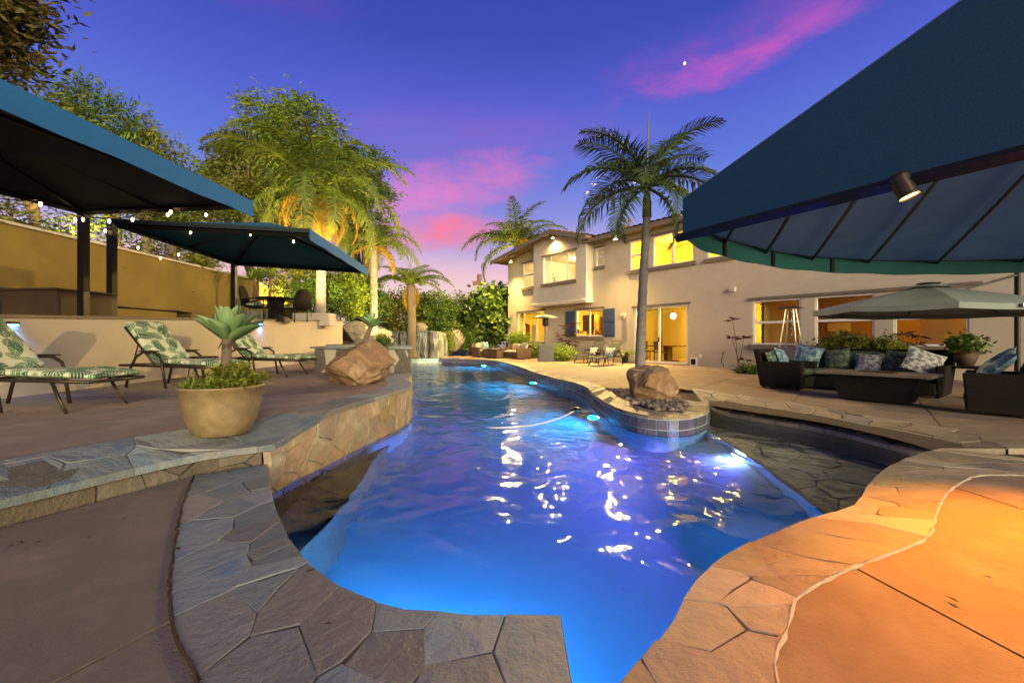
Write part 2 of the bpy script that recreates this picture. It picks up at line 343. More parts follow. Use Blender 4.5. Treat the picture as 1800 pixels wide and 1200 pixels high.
class MB:
    def __init__(s): s.v = []; s.f = []; s.m = []; s.mi = 0
    def add(s, vs, fs):
        o = len(s.v); s.v.extend(tuple(q) for q in vs); s.f.extend(tuple(i + o for i in f) for f in fs); s.m.extend([s.mi] * len(fs)); return s
    def box(s, x0, x1, y0, y1, z0, z1, mx=None):
        vs = [Vector((x, y, z)) for z in (z0, z1) for y in (y0, y1) for x in (x0, x1)]
        if mx is not None: vs = [mx @ q for q in vs]
        return s.add(vs, [(0, 2, 3, 1), (4, 5, 7, 6), (0, 1, 5, 4), (1, 3, 7, 5), (3, 2, 6, 7), (2, 0, 4, 6)])
    def frustum(s, b, tpp, z0, z1):      # b, t = (x0,x1,y0,y1)
        vs = [(x, y, z) for (q, z) in ((b, z0), (tpp, z1)) for y in q[2:] for x in q[:2]]
        return s.add(vs, [(0, 2, 3, 1), (4, 5, 7, 6), (0, 1, 5, 4), (1, 3, 7, 5), (3, 2, 6, 7), (2, 0, 4, 6)])
    def tube(s, pts, r, n=6, cap=True):
        pts = [Vector(p) for p in pts]; k = len(pts)
        rs = r if hasattr(r, '__len__') else [r] * k
        vs = []; up = None
        for i, p in enumerate(pts):
            d = (pts[min(i + 1, k - 1)] - pts[max(i - 1, 0)]).normalized()
            if up is None: up = d.orthogonal().normalized()
            up = (up - d * up.dot(d)); up = up.normalized() if up.length > 1e-6 else d.orthogonal().normalized()
            q = d.cross(up)
            for j in range(n):
                a = 2 * PI * (j + .5) / n; vs.append(p + (up * math.cos(a) + q * math.sin(a)) * rs[i])
        fs = [(i * n + j, i * n + (j + 1) % n, (i + 1) * n + (j + 1) % n, (i + 1) * n + j) for i in range(k - 1) for j in range(n)]
        if cap: fs += [tuple(range(n - 1, -1, -1)), tuple((k - 1) * n + j for j in range(n))]
        return s.add(vs, fs)
    def lathe(s, prof, n=24, c=(0, 0, 0)):
        vs = [(c[0] + r * math.cos(2 * PI * j / n), c[1] + r * math.sin(2 * PI * j / n), c[2] + z) for r, z in prof for j in range(n)]
        fs = [(i * n + j, i * n + (j + 1) % n, (i + 1) * n + (j + 1) % n, (i + 1) * n + j) for i in range(len(prof) - 1) for j in range(n)]
        return s.add(vs, fs)
    def prism(s, poly, z0, z1):
        n = len(poly); vs = [(p[0], p[1], z0) for p in poly] + [(p[0], p[1], z1) for p in poly]
        return s.add(vs, [tuple(range(n - 1, -1, -1)), tuple(range(n, 2 * n))] + [(i, (i + 1) % n, n + (i + 1) % n, n + i) for i in range(n)])
    def sheet(s, grid):
        nu, nv = len(grid), len(grid[0]); vs = [p for row in grid for p in row]
        return s.add(vs, [(i * nv + j, (i + 1) * nv + j, (i + 1) * nv + j + 1, i * nv + j + 1) for i in range(nu - 1) for j in range(nv - 1)])
    def pad(s, cx, cy, cz, sx, sy, sz, rot=None, e=.35, n=10):   # rounded cushion
        vs, fs = [], []; sg = lambda c, p: math.copysign(abs(c) ** p, c)
        for i in range(n + 1):
            a = -PI / 2 + PI * i / n
            for j in range(2 * n):
                w_ = 2 * PI * (j + .5) / (2 * n)
                q = Vector((sx / 2 * sg(math.cos(a), .5) * sg(math.cos(w_), e), sy / 2 * sg(math.cos(a), .5) * sg(math.sin(w_), e), sz / 2 * sg(math.sin(a), .8)))
                if rot is not None: q = rot @ q
                vs.append((q.x + cx, q.y + cy, q.z + cz))
        m_ = 2 * n
        fs = [(i * m_ + j, i * m_ + (j + 1) % m_, (i + 1) * m_ + (j + 1) % m_, (i + 1) * m_ + j) for i in range(n) for j in range(m_)]
        return s.add(vs, fs)
    def build(s, name, mats, parent=None, smooth=False, bevel=0., fix=True):
        me = D.meshes.new(name); me.from_pydata(s.v, [], s.f)
        for q in (mats if isinstance(mats, (list, tuple)) else [mats]): me.materials.append(q)
        if any(s.m): me.polygons.foreach_set('material_index', s.m)
        if smooth: me.polygons.foreach_set('use_smooth', [True] * len(me.polygons))
        me.validate(); me.update()
        o = D.objects.new(name, me); link(o, parent)
        if bevel:
            bv = o.modifiers.new('bevel', 'BEVEL'); bv.width = bevel; bv.segments = 2; bv.limit_method = 'ANGLE'
        return o

def catmull(pts, k=6):
    pts = [Vector(p) for p in pts]; out = []
    for i in range(len(pts) - 1):
        p0, p1, p2, p3 = pts[max(i - 1, 0)], pts[i], pts[i + 1], pts[min(i + 2, len(pts) - 1)]
        for j in range(k):
            t_ = j / k
            out.append(.5 * (2 * p1 + (p2 - p0) * t_ + (2 * p0 - 5 * p1 + 4 * p2 - p3) * t_ ** 2 + (3 * p1 - p0 - 3 * p2 + p3) * t_ ** 3))
    return out + [pts[-1]]
class Curve:
    def __init__(s, pts):
        s.p = [Vector((*p[:2], p[2] if len(p) > 2 else 0)) for p in pts]; s.d = [0]
        for a, b_ in zip(s.p, s.p[1:]): s.d.append(s.d[-1] + (b_ - a).length)
        s.L = s.d[-1]
    def __call__(s, t_):
        x = min(max(t_, 0), 1) * s.L
        lo, hi = 0, len(s.d) - 1
        while hi - lo > 1:
            m_ = (lo + hi) // 2
            if s.d[m_] <= x: lo = m_
            else: hi = m_
        seg = s.d[hi] - s.d[lo]
        return s.p[lo].lerp(s.p[hi], (x - s.d[lo]) / seg if seg else 0)
    def normal(s, t_):
        d = s(min(t_ + .01, 1)) - s(max(t_ - .01, 0)); n = Vector((d.y, -d.x, 0))
        return n.normalized()
def offset(pts, dist):                    # to the right of travel
    c = Curve(pts); return [c(i / 60) + c.normal(i / 60) * dist for i in range(61)]

# ---- irregular stones: Voronoi cells in (u, v), mapped onto a surface
def clip(poly, px_, py_, nx, ny):
    out = []; n = len(poly)
    for i in range(n):
        a, b_ = poly[i], poly[(i + 1) % n]
        da = (a[0] - px_) * nx + (a[1] - py_) * ny; db = (b_[0] - px_) * nx + (b_[1] - py_) * ny
        if da <= 0: out.append(a)
        if (da < 0 < db) or (db < 0 < da):
            q = da / (da - db); out.append((a[0] + (b_[0] - a[0]) * q, a[1] + (b_[1] - a[1]) * q))
    return out
def cells(U, V, n, seed, relax=1, squash=1.):
    rg = random.Random(seed); pts = [(rg.random() * U, rg.random() * V) for _ in range(n)]
    for it in range(relax + 1):
        res = []
        for i, (x, y) in enumerate(pts):
            poly = [(0, 0), (U, 0), (U, V), (0, V)]
            for j in sorted(range(n), key=lambda k: (pts[k][0] - x) ** 2 + (pts[k][1] - y) ** 2 * squash)[1:26]:
                qx, qy = pts[j]; dx, dy = qx - x, (qy - y) * squash
                poly = clip(poly, (x + qx) / 2, (y + qy) / 2, dx, dy)
                if len(poly) < 3: break
            if len(poly) >= 3: res.append(poly)
        if it < relax: pts = [(sum(p[0] for p in c) / len(c), sum(p[1] for p in c) / len(c)) for c in res]; n = len(pts)
    return res
def stones(parent, mapf, U, V, n, seed, m_, name='flagstone', thick=.05, gap=.012, lift=.008, step=.13, relax=1, squash=1., wob=.012, edge_in=0.):
    rg = random.Random(seed + 5)
    for poly in cells(U, V, n, seed, relax, squash):
        cx = sum(p[0] for p in poly) / len(poly); cy_ = sum(p[1] for p in poly) / len(poly)
        pts = []
        for i in range(len(poly)):
            a, b_ = poly[i], poly[(i + 1) % len(poly)]
            ln = math.hypot(b_[0] - a[0], b_[1] - a[1]); k = max(1, int(ln / step))
            for j in range(k):
                q = j / k; pts.append((a[0] + (b_[0] - a[0]) * q, a[1] + (b_[1] - a[1]) * q))
        def shrink(p, g):
            dx, dy = p[0] - cx, p[1] - cy_; d = math.hypot(dx, dy) or 1e-6
            on = p[1] < 1e-4 or p[1] > V - 1e-4
            k = max(0., 1 - g / d * (1.25 if not on else .55)); return (cx + dx * k, cy_ + dy * k)
        pts = [shrink(p, gap * .5 + rg.uniform(-1, 1) * wob * .5) for p in pts]
        h = rg.uniform(-lift, lift); tx, ty = rg.uniform(-1, 1) * lift, rg.uniform(-1, 1) * lift
        n_ = len(pts); vs = []
        for lvl, g in ((-thick, 0), (-.003, 0), (0, .004)):
            for p in pts:
                q = shrink(p, g) if g else p
                hh = lvl + (h + tx * (p[0] - cx) / .4 + ty * (p[1] - cy_) / .4 if lvl > -.02 else 0)
                vs.append(mapf(q[0], q[1], hh))
        fs = [(l * n_ + i, l * n_ + (i + 1) % n_, (l + 1) * n_ + (i + 1) % n_, (l + 1) * n_ + i) for l in (0, 1) for i in range(n_)]
        fs.append(tuple(range(2 * n_, 3 * n_)))
        MB().add(vs, fs).build(name, m_, parent)
def flat_map(inner, outer, U, V, z):
    ci, co_ = Curve(inner), Curve(outer); zf = z if callable(z) else (lambda p: z)
    def f(u, v, h):
        p = ci(u / U).lerp(co_(u / U), v / V); return Vector((p.x, p.y, zf(p) + h))
    return f
def wall_map(cur, U, z0, out=1, zf=None):
    c = cur if isinstance(cur, Curve) else Curve(cur)
    def f(u, v, h):
        p = c(u / U); n = c.normal(u / U); return Vector((p.x + n.x * h * out, p.y + n.y * h * out, z0 + v))
    return f
def bed(name, f, U, V, h, m_, parent=None, nu=60, thick=.06, e=.01):
    mb = MB(); lo, hi = [], []
    g = [[f(U * i / nu, e + (V - 2 * e) * j / 2, h) for j in range(3)] for i in range(nu + 1)]
    mb.sheet(g)
    for j in (0, 2): mb.sheet([[g[i][j], g[i][j] - Vector((0, 0, thick))] for i in range(nu + 1)])
    return mb.build(name, m_, parent)

def slabs(parent, poly, joints, z, m_, thick=.10, gap=.007, zf=None, grid=(), name='slab'):
    bm = bmesh.new(); bm.faces.new([bm.verts.new((p[0], p[1], 0)) for p in poly])
    def cut(bm_, co_, no):
        bmesh.ops.bisect_plane(bm_, geom=bm_.verts[:] + bm_.edges[:] + bm_.faces[:], plane_co=co_, plane_no=no, dist=1e-5)
    for a, b_ in joints:
        cut(bm, (a[0], a[1], 0), (-(b_[1] - a[1]), b_[0] - a[0], 0))
    for f in bm.faces:
        if f.calc_area() < .02: continue
        ps = [v.co.copy() for v in f.verts]
        if f.normal.z < 0: ps.reverse()
        n = len(ps); ins = []
        for i in range(n):
            e1 = (ps[i] - ps[i - 1]).normalized(); e2 = (ps[(i + 1) % n] - ps[i]).normalized()
            nn = Vector((-e1.y - e2.y, e1.x + e2.x, 0)); l2 = nn.length_squared
            ins.append(ps[i] + nn * (gap * 2 / l2) if l2 > .3 else ps[i].copy())
        b2 = bmesh.new(); b2.faces.new([b2.verts.new(p) for p in ins])
        for co_, no in grid: cut(b2, co_, no)
        bot = {}
        edges = [e for e in b2.edges if e.is_boundary]
        if any(len(q.verts) > 4 for q in b2.faces): bmesh.ops.triangulate(b2, faces=b2.faces[:])
        edges = [e for e in b2.edges if e.is_boundary]
        for e in edges:
            for v in e.verts:
                if v not in bot: bot[v] = b2.verts.new((v.co.x, v.co.y, -thick))
        tops = [v for v in b2.verts if v not in bot.values()]
        for e in edges:
            a, c = e.verts; b2.faces.new((a, bot[a], bot[c], c))
        for v in tops: v.co.z = 0
        bs = set(bot.values())
        for v in b2.verts:
            zz = zf(v.co) if zf else z
            v.co.z = zz - (thick if v in bs else 0)
        bmesh.ops.recalc_face_normals(b2, faces=b2.faces[:])
        me = D.meshes.new(name); b2.to_mesh(me); b2.free(); me.materials.append(m_)
        link(D.objects.new(name, me), parent)
    bm.free()

def fill(name, loops, z, m_, parent=None):
    bm = bmesh.new()
    for lp in loops:
        vs = [bm.verts.new((p[0], p[1], z)) for p in lp]
        for i in range(len(vs)): bm.edges.new((vs[i], vs[(i + 1) % len(vs)]))
    bmesh.ops.triangle_fill(bm, use_beauty=True, use_dissolve=False, edges=bm.edges[:])
    bm.normal_update()
    for f in bm.faces:
        if f.normal.z < 0: f.normal_flip()
    me = D.meshes.new(name); bm.to_mesh(me); bm.free(); me.materials.append(m_)
    return link(D.objects.new(name, me), parent)
# ================================================================== ground, pool, paving
ZW = -.28                                  # water level
def sst(x): x = min(max(x, 0.), 1.); return x * x * (3 - 2 * x)
def ystep(x): return 3.466 + (x + 2.54) * 2.23 if x < -2.54 else 3.466 + (x + 2.54) * .8
def deckz(p): return .16 + .15 * sst((p.y - ystep(p.x) - .05) / .95)

nearL_in = catmull([Vector((*q, 0)) for q in [(-2.16, 3.75), (-1.68, 2.99), (-1.455, 2.66), (-1.176, 2.29), (-.917, 2.02), (-.725, 1.875), (-.574, 1.79), (-.419, 1.744), (-.229, 1.72), (-.046, 1.712), (.194, 1.708)]], 4)
V2 = lambda L: [Vector((*q, 0)) for q in L]
nearL_out = catmull(V2([(-2.56, 3.43), (-2.22, 2.89), (-1.93, 2.46), (-1.63, 2.04), (-1.42, 1.77), (-1.24, 1.57), (-1.05, 1.41), (-.80, 1.2), (-.5, 1.06), (-.2, .98), (.19, .93)]), 4)
notch = V2([(.19, 1.5), (.2, 1.2), (.24, 1.03), (.29, 1.08)])
nearR_in = catmull(V2([(.312, 1.2), (.335, 1.364), (.484, 1.514), (.616, 1.65), (.725, 1.813), (.828, 1.94), (1.015, 2.115), (1.25, 2.29), (1.54, 2.46), (1.87, 2.64), (2.28, 2.84), (2.70, 3.235), (3.23, 3.667), (3.87, 4.08), (4.33, 4.30)]), 4)
nearR_out = catmull(V2([(.72, .95), (.865, 1.41), (1.05, 1.63), (1.20, 1.81), (1.39, 1.93), (1.66, 2.07), (1.975, 2.21), (2.33, 2.39), (2.68, 2.70), (3.12, 3.06), (3.57, 3.35), (3.88, 3.46), (4.5, 3.44), (5.1, 3.60)]), 4)
beach_in = catmull(V2([(4.33, 4.30), (4.41, 4.71), (4.41, 5.22), (4.25, 5.98), (3.82, 6.7), (3.36, 7.57)]), 5)
beach_out = catmull(V2([(5.6, 4.25), (5.5, 5.0), (5.15, 6.0), (4.98, 6.9), (4.75, 7.7), (3.98, 9.5)]), 5)
ring_in = catmull(V2([(3.36, 7.57), (3.25, 7.05), (2.95, 6.5), (2.45, 6.07), (2.02, 6.1), (1.75, 6.5), (1.63, 7.2), (1.60, 8.25), (1.68, 9.48), (1.55, 10.7), (1.15, 12.0), (.75, 13.9), (.15, 17.5), (-.87, 21.5), (-2.2, 23.2), (-4.2, 24.6)]), 5)
wallcur = catmull(V2([(-2.16, 3.75), (-2.14, 4.19), (-2.04, 4.7), (-1.93, 5.5), (-1.78, 6.27), (-1.73, 7.0), (-1.85, 7.7), (-2.15, 8.5), (-2.37, 9.98)]), 5)
leftback = V2([(-4.2, 24.6), (-5.9, 24.6), (-5.7, 22), (-4.8, 18), (-3.6, 14), (-2.96, 12.4), (-2.37, 9.98)])
loop = []
for g in (nearL_in, notch, nearR_in, beach_in, ring_in, leftback, list(reversed(wallcur))):
    for q in g:
        if not loop or (q - loop[-1]).length > .012: loop.append(q)
if (loop[0] - loop[-1]).length < .02: loop.pop()

big = V2([(-500, -300), (500, -300), (500, 900), (-500, 900)])
ground = tag(fill('ground', [big, loop], -.06, soil), kind='structure')

# ---- basin
mb = MB(); n = len(loop)
zs = (-.05, -.46, -1.30)
def topz(p):
    if not (p.x > 3.3 and 4.28 < p.y < 7.6): return zs[0]
    bi_ = min(range(len(beach_in)), key=lambda i: (beach_in[i] - p).length)
    if (beach_in[bi_] - p).length > .03: return zs[0]
    return zs[0] - .15 * min(1, math.sin(PI * bi_ / (len(beach_in) - 1)) * 3)
for k in range(2):
    for i in range(n):
        a, b_ = loop[i], loop[(i + 1) % n]; mb.mi = 1 if (a.x + b_.x) / 2 > 2.5 and (a.y + b_.y) / 2 < 7.5 and not (a.x < 3.2 and a.y > 5) else 0
        za, zb2 = (topz(a), topz(b_)) if k == 0 else (zs[1], zs[1])
        mb.add([(a.x, a.y, za), (b_.x, b_.y, zb2), (b_.x, b_.y, zs[k + 1]), (a.x, a.y, zs[k + 1])], [(0, 1, 2, 3)])
basin = tag(mb.build('pool_basin', [plaster, beachwall]), kind='structure')
fill('pool_floor', [loop], -1.30, plaster, basin)
# water line tiles: the near ones one by one, the far ones joined
tring = Curve(ring_in)
tile_src = MB().box(-.070, .070, -.004, .008, -.070, .070).build('tile', tilemat, basin, bevel=.004)
tile_me = tile_src.data
first = True; s_ = .05; far = MB()
while s_ < tring.L:
    t_ = s_ / tring.L; p = tring(t_); nn = tring.normal(t_); ang = math.atan2(nn.y, nn.x) + PI / 2
    for zz in (-.125, -.275):
        q = Vector((p.x - nn.x * .004, p.y - nn.y * .004, zz))
        if s_ < 9.5:
            if first: tile_src.location = q; tile_src.rotation_euler = (0, 0, ang); first = False
            else:
                o = inst(tile_me, basin, 'tile', q, (0, 0, ang)); bv = o.modifiers.new('bevel', 'BEVEL'); bv.width = .004; bv.segments = 1
        else:
            far.box(-.070, .070, -.004, .008, -.070, .070, Matrix.Translation(q) @ Matrix.Rotation(ang, 4, 'Z'))
    s_ += .15
far.build('waterline_tiles', tilemat, basin)['kind'] = 'stuff'

# ---- wading shelf on the right and stone bench on the left
edge = V2([(2.98, 6.55), (2.93, 5.8), (2.80, 4.8), (2.66, 4.1), (2.56, 3.5), (2.47, 2.95)])
outer = V2([(3.3, 7.3), (3.42, 7.5), (3.85, 6.7), (4.28, 6.0), (4.45, 5.2), (4.42, 4.7), (4.36, 4.28), (3.87, 4.06), (3.23, 3.64), (2.70, 3.2), (2.47, 2.95)])
shelf = tag(fill('wading_shelf', [edge[:-1] + list(reversed(outer))], -.45, mortar), kind='structure')
ec = Curve(edge); mb = MB()
mb.sheet([[Vector((*ec(i / 40).xy, z)) for z in (-.45, -.8, -1.30)] for i in range(41)]); mb.build('shelf_face', plaster, shelf, smooth=True)
U, V = 4.2, 1.4
stones(shelf, flat_map(edge, outer, U, V, -.42), U, V, 26, 3, shelfstone, thick=.03, gap=.02, lift=.003)
bo = offset(V2([(-2.05, 3.3), (-2.13, 4.2), (-2.03, 4.7), (-1.92, 5.5), (-1.86, 5.8)]), .17)
bi = catmull(V2([(-1.45, 2.75), (-1.46, 3.3), (-1.50, 4.0), (-1.58, 4.65), (-1.68, 5.35), (-1.69, 5.8)]), 4)
bench = tag(bed('stone_bench', flat_map(bo, bi, 2.8, .45, -.52), 2.8, .45, -.02, shelfstone, thick=.75), kind='structure')
stones(bench, flat_map(bo, bi, 2.8, .45, -.50), 2.8, .45, 9, 8, shelfstone, thick=.03, gap=.014, lift=.003)

ra, rb_ = Curve(V2([(2.96, 6.2), (2.80, 5.0), (2.66, 4.2), (2.50, 3.2)])), Curve(V2([(1.9, 6.4), (1.3, 5.3), (1.2, 4.2), (1.7, 3.0)]))
mb = MB(); mb.sheet([[Vector((*ra(i / 30).lerp(rb_(i / 30), j / 8).xy, -.74 - .56 * sst(j / 8))) for j in range(9)] for i in range(31)]); mb.build('glow_ramp', plaster, basin, smooth=True)  # ramp added below the shelf light to catch its glow
i0 = min(range(len(loop)), key=lambda i: (loop[i] - Vector((2.49, 2.98, 0))).length); i1 = min(range(len(loop)), key=lambda i: (loop[i] - Vector((2.98, 6.55, 0))).length)
er = list(reversed(edge))
water = tag(fill('pool_water', [loop[:i0] + er + loop[i1 + 1:]], ZW, waterm), kind='structure')
fill('shallow_water', [er + list(reversed(loop[i0:i1 + 1]))], ZW, shallowm, water)

# ---- copings of flagstone
coping = D.objects.new('pool_coping', None); link(coping); tag(coping, kind='structure')
def ribbon(inner, outer, U, V, n, seed, m_, z=0, mort=mortar, parent=coping, lift=.007, gap=.013, **kw):
    f = flat_map(inner, outer, U, V, z); bed('mortar_bed', f, U, V, -.006, mort, parent, thick=.06)
    stones(parent, f, U, V, n, seed, m_, lift=lift, gap=gap, thick=.06, **kw)
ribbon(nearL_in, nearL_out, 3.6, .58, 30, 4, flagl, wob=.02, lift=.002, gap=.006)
ribbon(nearR_in, nearR_out, 5.6, .62, 36, 21, flag, wob=.02, squash=.5, lift=.002, gap=.006)
bci, bco = Curve(beach_in), Curve(beach_out)
def beachf(u, v, h):
    p = bci(u / 3.9).lerp(bco(u / 3.9), v); return Vector((p.x, p.y, h - .15 * (1 - sst(v / .85)) * min(1, math.sin(PI * min(max(u / 3.9, 0), 1)) * 3)))
bed('mortar_bed', beachf, 3.9, 1.0, -.012, mortar, coping, thick=.05)
stones(coping, beachf, 3.9, 1.0, 46, 6, flag, lift=.006, gap=.012, thick=.06, wob=.02)
ring_out = offset(ring_in, .42)
ribbon(ring_in[:61], ring_out[:int(60 * Curve(ring_in[:61]).L / Curve(ring_in).L) + 1], Curve(ring_in[:61]).L, .42, 64, 9, flag, squash=.5)
ribbon(ring_in[60:], ring_out[int(60 * Curve(ring_in[:61]).L / Curve(ring_in).L):], Curve(ring_in[60:]).L, .42, 30, 10, flag, squash=.3, step=.4)
rest = V2([(5.1, 3.60), (6, 3.55), (9, 3.5)]); rest2 = V2([(5.6, 4.25), (6, 4.7), (9, 4.7)])
ribbon(rest, rest2, 3.9, .9, 22, 12, flag)
mb = MB()                                    # pale caulk between stones and the slab on the right
cc = Curve(nearR_out); mb.tube([cc(i / 70) + Vector((0, 0, -.010 + .004 * math.sin(i * 1.7))) for i in range(66)], [.011 + .004 * math.sin(i * 2.3) for i in range(66)], 5)
mb.build('caulk_line', whitemortar, coping)
cc = Curve(nearL_out); rg = random.Random(3); mb = MB()
for i in range(70):
    p = cc(i / 70); nn = cc.normal(i / 70); a = rg.uniform(-.4, .4)
    q = p + nn * rg.uniform(-.004, .004); mb.tube([q + Vector((0, 0, .002)), q + (cc(min(1, (i + rg.uniform(.8, 1.6)) / 70)) - p) + nn * rg.uniform(-.004, .004)], .007, 4)
mb.build('joint_strip', leaflitter, coping)

# ---- concrete slabs
patio = D.objects.new('patio', None); link(patio); tag(patio, kind='structure')
def rev(L): return list(reversed(L))
ro = Curve(ring_out)
far_edge = [ro(1 - i / 30) + ro.normal(1 - i / 30) * -.06 for i in range(0, 22)]
poly = V2([(-7, 26)]) + far_edge + V2([(1.95, 10.4), (2.2, 9.45), (3.72, 9.40), (4.68, 7.6), (4.9, 6.9), (5.08, 6.0), (5.4, 5.0), (5.55, 4.45), (6, 4.62), (9, 4.62), (15.6, 4.6), (16, 6.54), (-.26, 28.3), (-7, 29.5)])
d = (.64, .77)
J = []
for q in ((4.13, 9.48), (5.1, 7.7), (5.67, 5.69), (7.6, 5.3), (2.4, 11.5), (.9, 14.5), (-.2, 19), (9.8, 5)):
    J.append((q, (q[0] + d[0], q[1] + d[1])))
J.append(((5.2, 16.6), (5.2 + .598, 16.6 - .801)))
slabs(patio, poly, J, -.008, concrete)
poly = [q for q in nearR_out] ; pm = Curve(nearR_out)
mid = [pm(i / 80) + pm.normal(i / 80) * -.05 for i in range(81)]
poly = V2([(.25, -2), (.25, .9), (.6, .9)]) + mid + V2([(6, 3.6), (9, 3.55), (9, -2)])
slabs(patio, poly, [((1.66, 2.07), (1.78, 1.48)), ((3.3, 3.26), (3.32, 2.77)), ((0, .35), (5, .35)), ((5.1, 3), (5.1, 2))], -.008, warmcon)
pl = Curve(nearL_out); mid = [pm_ for pm_ in (pl(i / 60) + pl.normal(i / 60) * -.03 for i in range(61))]
poly = V2([(-3.98, .0), (-2.98, 2.52), (-2.60, 3.40)]) + mid + V2([(.2, .9), (.2, -2), (-5, -2)])
slabs(patio, poly, [((-1.48, 1.37), (-1.34, 1.667)), ((-3, .2), (0, .3))], -.008, slatecon)

# ---- raised deck on the left
deck = D.objects.new('raised_deck', None); link(deck); tag(deck, kind='structure')
step_edge = catmull(V2([(-3.85, .6), (-3.45, 1.45), (-2.99, 2.485), (-2.57, 3.43), (-2.19, 3.74)]), 5)
wall_edge = [p + Curve(wallcur).normal(i / (len(wallcur) - 1)) * .035 for i, p in enumerate(wallcur)]
lip = step_edge + wall_edge[1:]
lip_in = offset(lip, -.42)
poly = offset(lip, -.36) + V2([(-2.95, 12.6), (-4.4, 15), (-6.9, 18.5), (-7.05, 18.5), (-6.86, .2)])
grid = [((0, y / 4, 0), (0, 1, 0)) for y in range(4, 26)] + [((-x / 4, 0, 0), (1, 0, 0)) for x in range(7, 26)]
slabs(deck, poly, [((-4.2, 6.1), (-2.2, 6.15)), ((-6, 9.9), (-2.6, 9.6)), ((-6.7, 3.2), (-3.4, 2.5)), ((-4.3, 4), (-4.25, 12))], .3, deckcon, zf=lambda p: deckz(p) - .012, grid=grid)
U = Curve(lip).L
f = flat_map(lip, lip_in, U, .42, deckz); bed('mortar_bed', f, U, .42, -.007, mortar, deck, thick=.05)
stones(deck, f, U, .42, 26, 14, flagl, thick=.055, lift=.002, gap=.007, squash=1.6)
stc = Curve(offset(step_edge, -.05))
stones(deck, wall_map(stc, 3.6, -.03), 3.6, .14, 13, 15, darkstone, name='riser_stone', thick=.06, lift=.012, squash=6)
mb = MB(); mb.sheet([[Vector((*(stc(i / 30) + stc.normal(i / 30) * -.03).xy, z)) for z in (-.05, .12)] for i in range(31)]); mb.build('riser_bed', mortar, deck)
# stone-faced pool wall under the deck
pw = thing('stone_pool_wall', 'curved wall of tan flat stones rising from the water to the raised deck', 'stone wall', (-2.0, 5.5, 0))
wc = Curve([p - Vector((-2.0, 5.5, 0)) for p in wallcur])
U, V = wc.L, .80
def wz(u): return deckz(wc(u / U) + Vector((-2, 5.5, 0)))
def wmap(u, v, h):
    p = wc(u / U); nn = wc.normal(u / U); top = wz(u) - .055
    return Vector((p.x + nn.x * (h + .03), p.y + nn.y * (h + .03), -.52 + v / V * (top + .52)))
mb = MB(); mb.sheet([[wmap(U * i / 60, V * j / 2, -.022) for j in range(3)] for i in range(61)]); mb.build('mortar_backing', whitemortar, pw)
stones(pw, wmap, U, V, 74, 17, wallstone, name='stone', thick=.06, lift=.014, gap=.014, wob=.02, step=.1)

# ---- retaining wall, terrace, ochre wall
def rwx(y): return -6.75 - .2 * (y - .5) / 17
def rwz(y): return 1.38 + .0355 * (y - 5.75)
rw = thing('retaining_wall', 'low cream stucco wall behind the floral loungers', 'wall', (-6.9, 8, .3))
mb = MB(); L0 = Vector((-6.9, 8, .3))
secs = []
for i in range(15):
    y = -1 + 18.5 * i / 14; x = rwx(y); z = rwz(y)
    secs.append([Vector((x, y, .1)) - L0, Vector((x, y, z)) - L0, Vector((x - .28, y, z)) - L0, Vector((x - .28, y, .1)) - L0])
mb.sheet(secs); mb.add(secs[-1], [(0, 1, 2, 3)]); mb.build('wall_body', cream, rw)
mb = MB(); mb.sheet([[a[1] + Vector((.03, 0, .002)), a[1] + Vector((.03, 0, .045)), a[2] + Vector((0, 0, .045))] for a in secs]); mb.build('wall_cap', mat('wall_cap_stone', (.22, .18, .14), (.17, .14, .11), 4, .8, .5, 20), rw)
mb = MB(); mb.sheet([[Vector((x, y, rwz(y) - .05 if x > -9.9 else rwz(y) + .5 * max(0, -x - 10) ** .8 * .8)) for x in (-7.0, -9.9, -10.2, -14, -22, -60)] for y in (-6, 0, 6, 12, 17.4)])
mb.sheet([[Vector((x, y, z)) for x, z in zip((-7.0, -9.9, -10.2, -14, -22, -60), zz)] for y, zz in ((17.4, (1.7, 1.75, 1.9, 3.6, 5.5, 9)), (19, (.9, 1.7, 1.9, 3.4, 5.2, 8.5)), (24, (.3, 1.2, 1.6, 3, 4.5, 8)), (34, (-.1, .4, .8, 1.8, 3, 6)), (60, (-.1, 0, .2, .8, 1.5, 4)))])
tag(mb.build('terrace_ground', soil), kind='structure')
yw = thing('terrace_wall', 'tall ochre stucco wall at the back of the upper terrace', 'wall', (-10, 8, 1.4))
mb = MB()
top = [(-2, 3.37), (15.3, 3.37), (16.4, 3.37), (17.4, 3.15), (18.6, 2.85), (21, 2.3)]
mb.sheet([[Vector((0, y - 8, -.3)), Vector((0, y - 8, z - 1.4)), Vector((-.25, y - 8, z - 1.4)), Vector((-.25, y - 8, -.3))] for y, z in top])
mb.build('wall_body', yellowst, yw)
mb = MB(); mb.sheet([[Vector((.04, y - 8, z - 1.398)), Vector((.04, y - 8, z - 1.34)), Vector((-.29, y - 8, z - 1.34))] for y, z in top]); mb.build('wall_cap', cream, yw)

